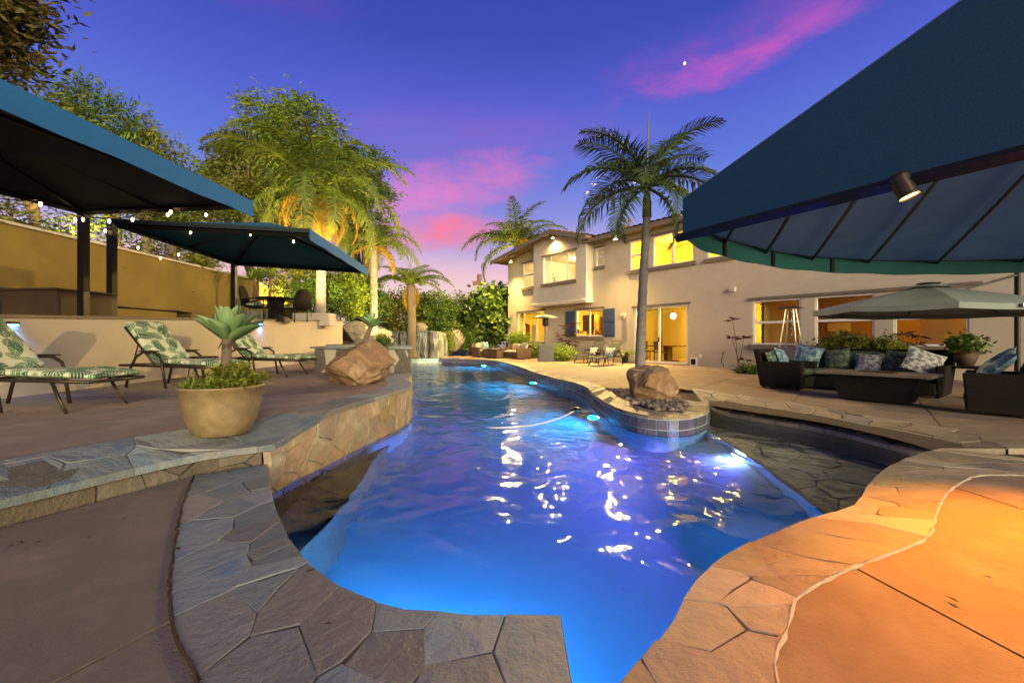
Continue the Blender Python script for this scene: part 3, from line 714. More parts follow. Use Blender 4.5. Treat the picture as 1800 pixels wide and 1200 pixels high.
# ---- spa, steps, waterfall
sp = thing('raised_spa', 'raised stone-faced spa with a flagstone rim beside the pool', 'spa', (-3.4, 11, .3))
O = Vector((-3.4, 11, .3))
ring = V2([(-4.75, 10.25), (-3.75, 9.95), (-2.37, 9.98), (-2.95, 12.4), (-4.7, 12.5)])
rl = [q - O for q in ring]
mb = MB(); m5 = len(rl); ri = [Vector((q.x * .72 - .05, q.y * .72, 0)) for q in rl]
for q in rl + ri: q.z = 0
mb.add([(q.x, q.y, -.9) for q in rl] + [(q.x, q.y, .56) for q in rl], [(i, (i + 1) % m5, m5 + (i + 1) % m5, m5 + i) for i in range(m5)])
mb.add([(q.x, q.y, .1) for q in ri] + [(q.x, q.y, .56) for q in ri] + [(q.x, q.y, .1) for q in ri], [(i, (i + 1) % m5, m5 + (i + 1) % m5, m5 + i) for i in range(m5)])
mb.build('spa_shell', mortar, sp)
mb = MB(); mb.add([(q.x, q.y, .45) for q in ri], [tuple(range(m5))]); mb.build('spa_water', waterm, sp)
ring_c = [rl[i] for i in (0, 1, 2, 3)]
fc = Curve(ring_c)
stones(sp, wall_map(fc, fc.L, -.62), fc.L, 1.17, 46, 31, mat('pale_stone', (.40, .35, .29), (.30, .26, .21), 3, .7, .9, 12, rand=.2), name='stone', thick=.05, lift=.012, gap=.016, wob=.02, squash=.22)
capo = Curve([q * 1.06 for q in rl + rl[:1]]); capi = Curve(ri + ri[:1])
def capm(u, v, h):
    a, b_ = capo(u / capo.L), capi(u / capo.L); p = a.lerp(b_, v / .4); return Vector((p.x, p.y, .61 + h))
bed('rim_bed', capm, capo.L, .4, -.02, mortar, sp, thick=.03)
stones(sp, capm, capo.L, .4, 24, 33, flagl, thick=.05, lift=.005, gap=.014, squash=.4)
MB().box(-3.16 + 3.4, -2.88 + 3.4, -1.10, -1.04, .02, .52).build('dark_niche', shelfstone, sp)
stp = thing('stone_steps', 'two grey stone steps against the end of the cream wall', 'steps', (-6.0, 14.6, .28))
for k, (x0, x1, z) in enumerate(((-.75, .6, .30), (-.3, .95, .62))):
    MB().box(x0, x1, -.5 + .45 * k, .5 + .45 * k, 0, z - .05).build('step_block', rockg, stp, bevel=.02)
    MB().box(x0 - .04, x1 + .04, -.54 + .45 * k, .5 + .45 * k, z - .05, z).build('step_slab', flagl, stp, bevel=.012)

wf = thing('waterfall', 'dark stone waterfall block with thin sheets of water running off its slab', 'waterfall', (-5.6, 25.2, 0))
def wl(px, py, Y): return Q(px, py, Y) - Vector((-5.6, 25.2, 0))
mb = MB(); rg = random.Random(8)
x0, x1 = wl(682, 600, 25.4).x, wl(770, 600, 24.7).x
g = []
pts = [(x0, .5), (x0 + 1.2, .1), (x0 + 2.0, -.35), (x1 - .45, -.5), (x1, -.2), (x1 + .15, .9)]
cw = Curve([Vector((*p, 0)) for p in pts])
for i in range(41):
    p = cw(i / 40); nn = cw.normal(i / 40); row = []
    for j in range(16):
        z = -.6 + 2.05 * j / 15; a = noise.noise(Vector((p.x * 2.2, p.y * 2.2, z * 1.4))) * .13 + noise.noise(Vector((p.x * 6, 3, z * 5))) * .05
        row.append(Vector((p.x + nn.x * a, p.y + nn.y * a, z)))
    g.append(row)
mb.sheet(g); mb.box(x0, x1 + .1, .3, 1.4, 1.2, 1.44); mb.build('rock_face', mat('wet_rock', (.085, .075, .06), (.045, .042, .038), 2.5, .35, 1.0, 9, c3=(.15, .13, .10)), wf, smooth=True)
mb = MB(); mb.prism([(x0 - .05, .4), (x0 + 1.2, -.12), (x0 + 2.0, -.55), (x1 - .4, -.68), (x1 - .1, -.3), (x1, .9), (x0, 1.4)], 1.46, 1.54); mb.build('top_slab', flagl, wf, bevel=.02)
for a0, a1 in ((.08, .17), (.2, .30), (.36, .62), (.66, .82), (.84, .97)):
    mb = MB(); g = []
    for i in range(9):
        q = a0 + (a1 - a0) * i / 8; p = cw(q); nn = cw.normal(q)
        g.append([Vector((p.x + nn.x * (.17 + .10 * math.sin(j / 9 * 1.5)), p.y + nn.y * (.17 + .10 * math.sin(j / 9 * 1.5)), 1.46 - (1.46 - ZW) * (j / 9) ** 1.3)) for j in range(10)])
    mb.sheet(g); mb.build('water_sheet', veilm, wf, smooth=True)
foam = MB(); rg = random.Random(4)
for i in range(160):
    q = rg.uniform(.3, 1); p = cw(q) + cw.normal(q) * rg.uniform(.2, .7); r_ = rg.uniform(.02, .06)
    foam.lathe([(r_, 0), (r_ * .8, r_ * .4), (.001, r_ * .5)], 5, (p.x, p.y, ZW + .004))
foam.build('splash', white, wf)['kind'] = 'stuff'

# ---- boulders
def rock(name, label, loc, size, seed, m_, cuts=9, cat='boulder', rz=0, sub=5, group=None, cutd=(.62, .92), rough=1.5, planes=()):
    rg = random.Random(seed); bm = bmesh.new(); bmesh.ops.create_icosphere(bm, subdivisions=sub, radius=1)
    pl_ = []
    for i in range(cuts):
        v = Vector((rg.gauss(0, 1), rg.gauss(0, 1), rg.gauss(0, .7))).normalized(); pl_.append((v, rg.uniform(*cutd)))
    pl_ += [(Vector(q).normalized(), d_) for q, d_ in planes]
    off = Vector((seed * 3.1, seed * 1.7, 0))
    for v in bm.verts:
        c = v.co
        for q, d_ in pl_:
            k = c.dot(q)
            if k > d_: c = c - q * (k - d_) * .93
        c = c * (1 + rough * (.07 * noise.noise(c * 2.2 + off) + .035 * noise.noise(c * 6 + off) + .012 * noise.noise(c * 17 + off) - .035 * abs(noise.noise(c * 3.4 + off * 2)) - .022 * abs(noise.noise(c * 8.5 + off)) + .006 * noise.noise(c * 34)))
        v.co = Vector((c.x * size[0], c.y * size[1], c.z * size[2]))
    zmin = min(v.co.z for v in bm.verts); lift_ = -zmin * .86
    for v in bm.verts: v.co.z = max(v.co.z + lift_, -.02)
    me = D.meshes.new(name); bm.to_mesh(me); bm.free(); me.materials.append(m_)
    me.polygons.foreach_set('use_smooth', [True] * len(me.polygons))
    try: me.set_sharp_from_angle(angle=R(38))
    except Exception: pass
    o = D.objects.new(name, me); link(o); o.location = loc; o.rotation_euler = (0, 0, rz)
    return tag(o, label, cat, group)
rock('boulder', 'big tan boulder with a slanted blue-grey top on the raised deck edge', (-2.74, 7.55, .30), (.66, .52, .46), 5, rockm, 5, rz=.0, cutd=(.75, .9), planes=[((-.62, -.25, .75), .42), ((.75, -.3, .55), .55), ((.1, -.9, .1), .62), ((-.5, -.6, -.5), .72), ((.6, -.5, -.35), .78)])
rock('boulder', 'brown boulder at the foot of the palm on the pool peninsula', (2.54, 7.78, -.01), (.54, .44, .38), 12, rockm, 5, cutd=(.7, .9), planes=[((-.15, -.2, .95), .62), ((.3, -.9, .15), .66), ((-.8, -.4, .35), .66), ((.9, -.2, .3), .72)])
rock('boulder', 'large pale boulder right beside the end of the cream wall', Q(622, 607, 19.5), (.85, .7, .62), 21, rockg, 8)
rock('boulder', 'tilted pinkish boulder between the pale boulder and the waterfall', Q(665, 610, 20.5), (.75, .6, .52), 23, rockg, 9)
rock('boulder', 'small rounded boulder lying on top of the waterfall slab', Q(737, 584, 25.6), (.5, .4, .32), 27, rockg, 5)
rock('boulder', 'grey boulder leaning beside a green shrub right of the waterfall', Q(797, 616, 27.0), (.75, .5, .75), 29, rockg, 8)
# ================================================================== the house
HY0 = 27.8; HANG = math.atan2(-.801, .598)
HO = Vector((-.26, HY0, 0))
house = thing('house', 'two storey beige stucco house with lit windows, tiled gable roof and blue shutters', 'house', HO, HANG)
def fY(px): return 20.5 / ((px - 900) / F + .747)
def fu(px): return (HY0 - fY(px)) / .801
def fz(px, py): return EYE - (py - HY) * fY(px) / F
def hw(u, y, z): return Matrix.Translation(HO) @ Matrix.Rotation(HANG, 4, 'Z') @ Vector((u, y, z))
UEND = 26.0
BU0, BU1, BP = 3.2, 7.37, .5
gz = lambda u: 7.02 - (5.1 - u) * .158 if u < 5.1 else 7.02 - (u - 5.1) * .30     # gable roof line
# openings: (u0, u1, z0, z1)
def op(pa, pb, py0, py1, pc=None):
    c = pc or pa; return [fu(pa), fu(pb), fz(c, py1), fz(c, py0)]
O_W1 = op(919, 945, 464, 506); O_W3 = op(1047, 1062.5, 437, 469); O_W4 = op(1107.5, 1136, 424, 477)
O_W5 = op(1147.5, 1219.5, 416, 470); O_W6 = op(1243, 1290, 437, 459); O_W6[3] = O_W5[3]
O_W4[2] = O_W5[2] + .0; O_W4[3] = O_W5[3]; O_W6[2] = O_W5[2]
O_L1 = op(910, 957, 549.5, 600); O_L2 = op(1013, 1060, 545, 591); O_D = op(1115, 1209, 541, 635)
O_D[2] = .03
O_R1 = op(1323, 1407, 529, 605); O_R2 = op(1432, 1537, 522, 606); O_R3 = op(1570, 1703, 512, 612)
for q in (O_R2, O_R3): q[2], q[3] = O_R1[2], O_R1[3]
OPEN = [O_W1, O_W3, O_W4, O_W5, O_W6, O_L1, O_L2, O_D, O_R1, O_R2, O_R3]
us = sorted({0, UEND, 3.2, 7.37, 5.1} | {round(x, 4) for o in OPEN for x in o[:2]}); HOLE = [BU0 + .03, BU1 - .03, 3.2, 5.8]; us = sorted(set(us) | set(HOLE[:2])); zs_ = sorted({-.05, 5.95, 3.2, 5.8} | {round(x, 4) for o in OPEN for x in o[2:]})
mb = MB()
for a, b_ in zip(us, us[1:]):
    for c, d_ in zip(zs_, zs_[1:]):
        um, zm = (a + b_) / 2, (c + d_) / 2
        if any(o[0] < um < o[1] and o[2] < zm < o[3] for o in OPEN + [HOLE]): continue
        mb.add([(a, 0, c), (b_, 0, c), (b_, 0, d_), (a, 0, d_)], [(0, 1, 2, 3)])
for o in OPEN:
    a, b_, c, d_ = o
    mb.add([(a, 0, c), (b_, 0, c), (b_, 0, d_), (a, 0, d_), (a, .16, c), (b_, .16, c), (b_, .16, d_), (a, .16, d_)], [(0, 1, 5, 4), (1, 2, 6, 5), (2, 3, 7, 6), (3, 0, 4, 7)])
for a, b_ in ((0, 3.2), (3.2, 5.1), (5.1, 7.37)):      # up to the gable line
    mb.add([(a, 0, 5.95), (b_, 0, 5.95), (b_, 0, gz(b_) - .12), (a, 0, gz(a) - .12)], [(0, 1, 2, 3)])
mb.add([(7.37, 0, 5.95), (UEND, 0, 5.95), (UEND, 0, 6.12), (7.37, 0, 6.12)], [(0, 1, 2, 3)])
mb.add([(0, 0, -.05), (0, 9, -.05), (0, 9, 6.1), (0, 0, 6.1)], [(0, 3, 2, 1)])
mb.add([(UEND, 0, -.05), (UEND, 9, -.05), (UEND, 9, 6.1), (UEND, 0, 6.1)], [(0, 1, 2, 3)])
mb.add([(0, 9, -.05), (UEND, 9, -.05), (UEND, 9, 6.1), (0, 9, 6.1)], [(0, 1, 2, 3)])
mb.build('wall', stucco, house)
# bay
bwin = [4.1, 6.53, 0, 0]
bfY = lambda px: 19.86 / ((px - 900) / F + .747)
bu = lambda px: (HY0 - .3 - bfY(px)) / .801
bz = lambda px, py: EYE - (py - HY) * bfY(px) / F
bwin = [bu(954), bu(1011.5), bz(954, 499.5), bz(954, 452)]
mb = MB(); a, b_, c, d_ = bwin; y = -BP
def quad(p): mb.add([(u, y, z) for u, z in p], [tuple(range(len(p)))])
quad([(BU0, 3.0), (BU1, 3.0), (BU1, c), (BU0, c)]); quad([(BU0, c), (a, c), (a, d_), (BU0, d_)]); quad([(b_, c), (BU1, c), (BU1, d_), (b_, d_)])
quad([(BU0, d_), (a, d_), (b_, d_), (BU1, d_), (BU1, gz(BU1) - .12), (5.1, gz(5.1) - .12), (BU0, gz(BU0) - .12)])
mb.add([(a, y, c), (b_, y, c), (b_, y, d_), (a, y, d_), (a, y + .14, c), (b_, y + .14, c), (b_, y + .14, d_), (a, y + .14, d_)], [(0, 1, 5, 4), (1, 2, 6, 5), (2, 3, 7, 6), (3, 0, 4, 7)])
for u in (BU0, BU1): mb.add([(u, y, 3.0), (u, -.002, 3.0), (u, -.002, gz(u) - .1), (u, y, gz(u) - .1)], [(0, 1, 2, 3)])
mb.add([(BU0, y, 3.0), (BU1, y, 3.0), (BU1, -.002, 3.0), (BU0, -.002, 3.0)], [(0, 1, 2, 3)])
bay = mb.build('bay', stuccolt, house)
MB().box(BU0 - .05, BU1 + .05, -BP - .05, -.003, 2.93, 3.12).build('bay_moulding', stuccolt, bay, bevel=.03)
# roofs with rows of barrel tiles
def tiled(name, a0, a1, b0, b1, per=.30, amp=.05, thick=.14):
    # a0->a1 along the eave, b0->b1 along the ridge; ribs run from eave to ridge
    a0, a1, b0, b1 = map(Vector, (a0, a1, b0, b1)); n = max(8, int((a1 - a0).length / per) * 6)
    nrm = (a1 - a0).cross(b0 - a0).normalized()
    if nrm.z < 0: nrm = -nrm
    rows = max(3, int((b0 - a0).length / .42)); mb = MB(); g = []
    for i in range(n + 1):
        t_ = i / n; e, r_ = a0.lerp(a1, t_), b0.lerp(b1, t_); w_ = abs(math.sin(PI * t_ * n / 6)) * amp
        row = []
        for j in range(rows):
            row += [e.lerp(r_, j / rows) + nrm * (w_ + .035), e.lerp(r_, (j + .97) / rows) + nrm * w_]
        g.append(row)
    mb.sheet(g)
    lo = -nrm * thick
    mb.add([a0, a1, b1, b0, a0 + lo, a1 + lo, b1 + lo, b0 + lo], [(0, 1, 5, 4), (1, 2, 6, 5), (2, 3, 7, 6), (3, 0, 4, 7), (4, 5, 6, 7)])
    return mb
YF = -BP - .45
rf = tiled('roof', (-.6, YF, gz(-.6)), (-.6, 9.4, gz(-.6)), (5.1, YF, gz(5.1)), (5.1, 9.4, gz(5.1)))
r2 = tiled('roof', (7.75, YF, gz(7.75)), (7.75, 4, gz(7.75)), (5.1, YF, gz(5.1)), (5.1, 4, gz(5.1)))
r3 = tiled('roof', (7.2, -.55, 6.12), (UEND + .5, -.55, 6.12), (7.2, 4.6, 7.5), (UEND + .5, 4.6, 7.5))
rb = tiled('roof', (5.1, 9.5, 6.12), (UEND + .5, 9.5, 6.12), (5.1, 4.6, 7.5), (UEND + .5, 4.6, 7.5), per=.6)
for q in (r2, r3, rb): rf.add(q.v, q.f)
roof = rf.build('roof', rooftile, house)
mb = MB()                                      # eave boards
mb.box(7.2, UEND + .5, -.60, -.56, 5.92, 6.10); mb.box(7.2, UEND + .5, -.56, -.005, 5.945, 5.975)
def bgb(u0, u1, y0): 
    z0, z1 = gz(u0) - .04, gz(u1) - .04
    mb.add([(u0, y0, z0 - .2), (u1, y0, z1 - .2), (u1, y0, z1), (u0, y0, z0), (u0, y0 - .04, z0 - .2), (u1, y0 - .04, z1 - .2), (u1, y0 - .04, z1), (u0, y0 - .04, z0)], [(0, 1, 2, 3), (4, 7, 6, 5), (0, 4, 5, 1), (3, 2, 6, 7), (0, 3, 7, 4), (1, 5, 6, 2)])
bgb(-.62, 5.1, YF - .01); bgb(5.1, 7.77, YF - .01)
mb.build('eave_board', trim, roof)
MB().lathe([(.05, 0), (.05, .5), (.09, .5), (.09, .6), (.001, .62)], 10, (fu(1083), 1.0, 6.45)).build('roof_vent', rooftile, roof)
MB().box(fu(1076), fu(1081), .7, 1.1, 6.3, 6.75).build('roof_vent', rooftile, roof)

def window(o, y=0., vs=(), hs=(), sill=True, head=True, name='window', fw=.055, sash=.04, hx=.12):
    a, b_, c, d_ = o; mb = MB()
    mb.box(a, b_, y + .02, y + .10, c, c + fw); mb.box(a, b_, y + .02, y + .10, d_ - fw, d_)
    mb.box(a, a + fw, y + .02, y + .10, c + fw, d_ - fw); mb.box(b_ - fw, b_, y + .02, y + .10, c + fw, d_ - fw)
    for v in vs:
        u = a + (b_ - a) * v; mb.box(u - sash, u + sash, y + .03, y + .095, c + fw, d_ - fw)
    for h in hs:
        z = c + (d_ - c) * h; mb.box(a + fw, b_ - fw, y + .028, y + .092, z - sash, z + sash)
    w_ = mb.build(name, white, house)
    xs = [a + fw] + [a + (b_ - a) * v for v in vs] + [b_ - fw]; zz = [c + fw] + [c + (d_ - c) * h for h in hs] + [d_ - fw]
    for p, q in zip(xs, xs[1:]):
        for r_, s2 in zip(zz, zz[1:]):
            MB().box(p + .012, q - .012, y + .055, y + .062, r_ + .012, s2 - .012).build('pane', glass, w_)
    if sill: MB().box(a - hx, b_ + hx, y - .09, y - .003, c - .17, c - .003).build('sill', trim, w_, bevel=.012)
    if head: MB().box(a - hx, b_ + hx, y - .05, y - .003, d_ + .003, d_ + .09).build('header', trim, w_, bevel=.01)
    return w_
window(O_W1, hs=(.5,)); window(O_W3, hs=(.5,), hx=.06); window(O_W4, hs=(.5,)); window(O_W5, vs=(.5,)); window(O_W6, vs=(.5,))
window(bwin, y=-BP, vs=(.24, .74)); window(O_L1, vs=(.22, .72)); window(O_L2, vs=(.5,))
for q in (O_R1, O_R2, O_R3): window(q, hs=(.5,), sill=False, head=False)
a, b_ = O_R1[0] - .15, O_R3[1] + .25
MB().box(a, b_, -.09, -.003, O_R1[2] - .2, O_R1[2] - .003).build('long_sill', trim, house, bevel=.012)
MB().box(a, b_, -.06, -.003, O_R1[3] + .02, O_R1[3] + .12).build('long_header', trim, house, bevel=.012)
dr = window(O_D, vs=(.48,), sill=False, name='sliding_door', fw=.085, sash=.05)
MB().box(O_D[0] + (O_D[1] - O_D[0]) * .48 - .02, O_D[0] + (O_D[1] - O_D[0]) * .48 + .02, -.02, .028, .95, 1.15).build('handle', blackmetal, dr)
MB().box(O_D[0] - .1, O_D[1] + .1, -.25, -.003, -.03, .025).build('door_step', concrete, house)
def shutter(u0, u1, z0, z1):
    s_ = MB().box(u0, u1, -.05, -.004, z0, z1).build('shutter', slateblue, house, bevel=.01)
    zm = (z0 + z1) / 2
    for c, d_ in ((z0 + .08, zm - .05), (zm + .05, z1 - .08)):
        mb = MB(); 
        mb.box(u0 + .07, u1 - .07, -.064, -.051, c, d_); mb.build('panel', slateblue, s_, bevel=.012)
zt, zb = fz(1060, 543), fz(1060, 592)
shutter(fu(995), fu(1012), zb, zt); shutter(fu(1061), fu(1081), zb, zt)
pdr = MB().box(fu(1213.5), fu(1225.5), -.05, -.004, fz(1219, 643), fz(1219, 628)).build('pet_door', white, house, bevel=.01)
MB().box(fu(1215.5), fu(1223.5), -.056, -.051, fz(1219, 640.5), fz(1219, 630.5)).build('flap', black, pdr)
MB().box(fu(1229), fu(1233), -.04, -.004, fz(1231, 628), fz(1231, 622)).build('outlet_box', whiteplastic, house, bevel=.008)
MB().box(fu(1284), fu(1294), -.14, -.004, fz(1289, 513), fz(1289, 505)).build('wall_box', stuccolt, house, bevel=.015)
mb = MB(); u = fu(1273)
mb.tube([(u, -.01, .55), (u, -.12, .55), (u, -.14, .48)], .018, 6); mb.tube([(u, -.14, .48), (u - .04, -.16, .2), (u + .05, -.12, .1), (u, -.1, .02)], .014, 6)
mb.build('hose_tap', blackmetal, house)

# ---- rooms behind the glass
def room(u0, u1, z0, z1, dep, wallm=ceilm, lamps=(), color=YEL, y0=.165, floor=woodf):
    mb = MB(); vs = [(u, y, z) for z in (z0, z1) for y in (y0, y0 + dep) for u in (u0, u1)]
    mb.add(vs, [(2, 6, 7, 3), (0, 4, 6, 2), (1, 3, 7, 5), (4, 5, 7, 6)])
    r_ = mb.build('room', wallm, house)
    MB().add([vs[0], vs[1], vs[3], vs[2]], [(0, 1, 2, 3)]).build('room_floor', floor, r_)
    for (u, y, z, wt) in lamps: lamp('POINT', 'room_lamp', hw(u, y, z), wt, color, radius=.10)
    return r_
def hbox(name, m_, par, *b, bevel=0): return MB().box(*b).build(name, m_, par, bevel=bevel)
r_ = room(.05, 4.6, .02, 2.75, 4, lamps=[(3.0, 2.0, 2.3, 180)])                       # lower left
for k, u in enumerate((.62, 1.25)):
    mb = MB(); g = [[Vector((u + .04 * i, 1.0 + .04 * math.sin(i * 1.6), z)) for z in (.1, 1.0, 2.0)] for i in range(12)]
    mb.sheet(g); mb.build('curtain', clothr if k == 0 else ceilm, r_, smooth=True)
r_ = room(4.65, 15.4, .02, 2.75, 5.5, lamps=[(7.4, 1.7, 2.35, 300), (12.4, 2.6, 2.35, 320)])       # kitchen and dining room
a, b_, c, d_ = O_L2; uD0, uD1 = O_D[0], O_D[1]
hbox('wall_cabinet', woodd, r_, a - .5, a + .35, 1.0, 1.4, 1.5, 2.4); hbox('wall_cabinet', woodd, r_, 4.7, 5.1, 2.4, 3.6, 1.4, 2.4)
hbox('counter', woodd, r_, a - .6, b_ + .6, .2, .75, .05, c - .05)
mb = MB(); mb.tube([(a + .95, .35, c), (a + .95, .35, c + .35), (a + 1.1, .45, c + .45)], .03); mb.build('tap', white, r_, smooth=True)
hbox('tall_cabinet', woodd, r_, 7.3, 7.85, 2.9, 3.4, .05, 2.45); hbox('fridge', steel, r_, 6.2, 6.85, 3.2, 3.8, .05, 1.9)
hbox('upper_cabinet', woodd, r_, 5.2, 6.15, 3.3, 3.7, 1.5, 2.4); hbox('kitchen_counter', woodd, r_, 5.0, 6.15, 3.1, 3.7, .05, .95); hbox('counter_slab', ceilm, r_, 4.95, 6.18, 3.05, 3.75, .952, 1.0)
hbox('picture', woodd, r_, 4.66, 4.70, 4.2, 4.8, 1.2, 1.9)
tu = uD1 - 2.1
mb = MB(); mb.box(-.8, .8, -.5, .5, .70, .75); mb.box(-.12, .12, -.2, .2, .05, .7); mb.box(-.35, .35, -.4, .4, 0, .06)
tb = thing('dining_table', 'wooden dining table seen through the sliding door', 'table', hw(tu, 1.8, .02), HANG); mb.build('table_top', woodd, tb, bevel=.01)
def dchair(u, y, rz, label):
    t_ = thing('dining_chair', label, 'chair', hw(u, y, .02), HANG + rz, 'dining chairs behind the sliding door')
    hbox('seat', woodd, t_, -.22, .22, -.22, .22, .43, .48)
    hbox('backrest', woodd, t_, -.22, -.18, -.22, .22, .55, .95)
    for sx_ in (-.2, .2):
        for sy in (-.2, .2): hbox('leg', blackmetal, t_, sx_ - .015, sx_ + .015, sy - .015, sy + .015, 0, .43 if sx_ > 0 else .56)
dchair(tu - 1.1, 1.8, .1, 'wooden dining chair on the left of the indoor table'); dchair(tu + .1, 1.05, 1.5, 'wooden dining chair in front of the indoor table')
gl = thing('pendant_lamp', 'glowing round pendant lamp inside the sliding door', 'lamp', hw(uD1 - 1.25, .9, 2.12), HANG)
MB().lathe([(.001, -.13), (.08, -.11), (.13, 0), (.08, .11), (.001, .13)], 14).build('globe', emit('globe_glow', (1, .78, .35), 14), gl, smooth=True)
MB().tube([(0, 0, .13), (0, 0, .64)], .008, 5).build('cord', blackmetal, gl)
# living room behind the three right windows, dim
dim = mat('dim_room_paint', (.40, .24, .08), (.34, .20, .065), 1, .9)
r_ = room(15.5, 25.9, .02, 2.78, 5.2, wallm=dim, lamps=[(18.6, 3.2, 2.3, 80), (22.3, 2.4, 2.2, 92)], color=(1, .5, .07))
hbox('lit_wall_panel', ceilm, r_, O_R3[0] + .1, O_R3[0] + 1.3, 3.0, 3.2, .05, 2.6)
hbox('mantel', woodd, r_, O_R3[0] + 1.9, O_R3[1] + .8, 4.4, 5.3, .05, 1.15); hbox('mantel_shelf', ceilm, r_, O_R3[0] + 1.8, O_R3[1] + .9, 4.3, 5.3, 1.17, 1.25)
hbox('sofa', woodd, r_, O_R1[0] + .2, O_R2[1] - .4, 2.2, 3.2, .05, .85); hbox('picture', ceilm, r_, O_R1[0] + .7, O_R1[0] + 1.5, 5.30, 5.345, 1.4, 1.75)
hbox('ceiling_beam', woodd, r_, 15.6, 25.8, 1.6, 1.85, 2.55, 2.76)
# upper rooms
room(.05, 3.1, 3.05, 5.7, 3.2, lamps=[(1.6, 1.6, 5.3, 68)], color=(1, .72, .36))
r_ = room(3.24, 7.33, 3.25, 5.75, 4.2, lamps=[(5.0, 1.6, 5.45, 142)], color=(1, .80, .46), y0=-.33)
MB().lathe([(.09, 0), (.09, -.03), (.001, -.03)], 12, (5.35, 1.5, 5.74)).build('downlight', emit('downlight_glow', (1, .9, .7), 12), r_)
mb = MB(); rg = random.Random(2); 
for i in range(90):
    p = Vector((bwin[0] + .25 + rg.gauss(0, .12), .15 + rg.gauss(0, .1), 4.2 + rg.uniform(-.3, .6))); a = rg.uniform(0, 6.28)
    q = Vector((math.cos(a), math.sin(a), rg.uniform(-.3, .6))) * .12; s2 = Vector((-q.y, q.x, 0)) * .4
    mb.add([p, p + q * .5 + s2, p + q, p + q * .5 - s2], [(0, 1, 2, 3)])
mb.tube([(bwin[0] + .25, .15, 3.3), (bwin[0] + .25, .15, 4.6)], .02); mb.build('house_plant', leafd, r_)
room(7.45, 9.7, 3.05, 5.7, 2, lamps=[(8.5, 1.2, 5.2, 17)], color=(1, .8, .6))
room(9.75, 14.1, 3.05, 5.75, 3.2, lamps=[(10.9, 1.5, 5.3, 152), (13.2, 1.4, 5.2, 142)])
room(14.15, 18.5, 3.05, 5.75, 3.2, lamps=[(15.6, 1.4, 5.2, 152)])

# ---- flood lights under the eaves
def flood(label, u, y, z, tu, ty, tz, watts, col=(1, .66, .20)):
    p = hw(u, y, z); t_ = thing('flood_light', label, 'flood light', p, HANG, 'flood lights under the eaves')
    MB().lathe([(.05, .10), (.05, .02), (.09, -.06), (.09, -.07)], 12).build('lamp_housing', white, t_, smooth=True)
    MB().lathe([(.001, -.072), (.085, -.068)], 12).build('lens', emit('flood_glow', (1, .86, .5), 14), t_)
    lamp('SPOT', 'flood_beam', p + Vector((0, 0, -.1)), watts, col, hw(tu, ty, tz), 160, .8, .08)
flood('flood light with bright glow under the long eave', fu(1097), -.62, 5.80, fu(1097), -9, 0, 6500)
flood('flood light shining down on the gable of the bay', 5.1, -BP - .2, gz(5.1) - .36, 5.1, -2.2, 2.5, 420)
flood('flood light at the left end of the eave', fu(909), -.5, 5.95, fu(909), -6, 1, 5200)
vl = thing('vent_lamp', 'small pale lamp box on the wall left of the sliding door', 'wall lamp', hw(fu(1097), -.003, fz(1097, 555)), HANG)
MB().box(-.12, .12, -.16, 0, -.08, .08).build('lamp_housing', stuccolt, vl, bevel=.03)
MB().box(-.08, .08, -.14, -.03, -.14, -.082).build('shade', stuccolt, vl, bevel=.02)

# ---- neighbour's house far behind
nb = thing('neighbour_house', 'distant cream cottage with a white framed window and tiled roof', 'house', (-5.6, 46, 0), -.25)
nz_ = lambda py: EYE - (py - HY) * 46 / F
mb = MB(); mb.box(-3.4, 3.2, 0, 7, -.05, nz_(545)); mb.add([(-2.6, -.003, nz_(545)), (1.0, -.003, nz_(545)), (-.8, -.003, nz_(528))], [(0, 1, 2)]); mb.build('wall', stuccolt, nb)
mb = tiled('roof', (-3.8, -.6, nz_(546)), (3.6, -.6, nz_(546)), (-3.2, 3.5, nz_(520)), (3.2, 3.5, nz_(520)), per=.5)
mb.build('roof', rooftile, nb)
wn = MB().box(.2, 1.35, -.05, .02, nz_(573), nz_(551)).build('window', white, nb)
MB().box(.28, 1.27, -.056, -.051, nz_(562), nz_(553)).build('pane', mat('dusk_pane', (.10, .12, .13), None, 3, .2), wn); MB().box(.28, 1.27, -.056, -.051, nz_(571), nz_(563)).build('pane', MATS['dusk_pane'], wn)
ch = thing('chimney_house', 'pale gable end with a reddish chimney top behind the trees', 'house', (at_x := (842 - 900) * 50 / F, 50, 0), 0)
mb = MB(); mb.box(-.6, .6, 0, 1.2, -.05, EYE + 95 * 50 / F); mb.build('wall', stuccolt, ch)
MB().box(-.75, .75, -.15, 1.35, EYE + 95 * 50 / F, EYE + 101 * 50 / F).build('chimney_cap', rooftile, ch); MB().lathe([(.3, 0), (.25, .9), (.001, .9)], 8, (0, .6, EYE + 101 * 50 / F)).build('chimney_pot', rooftile, ch)
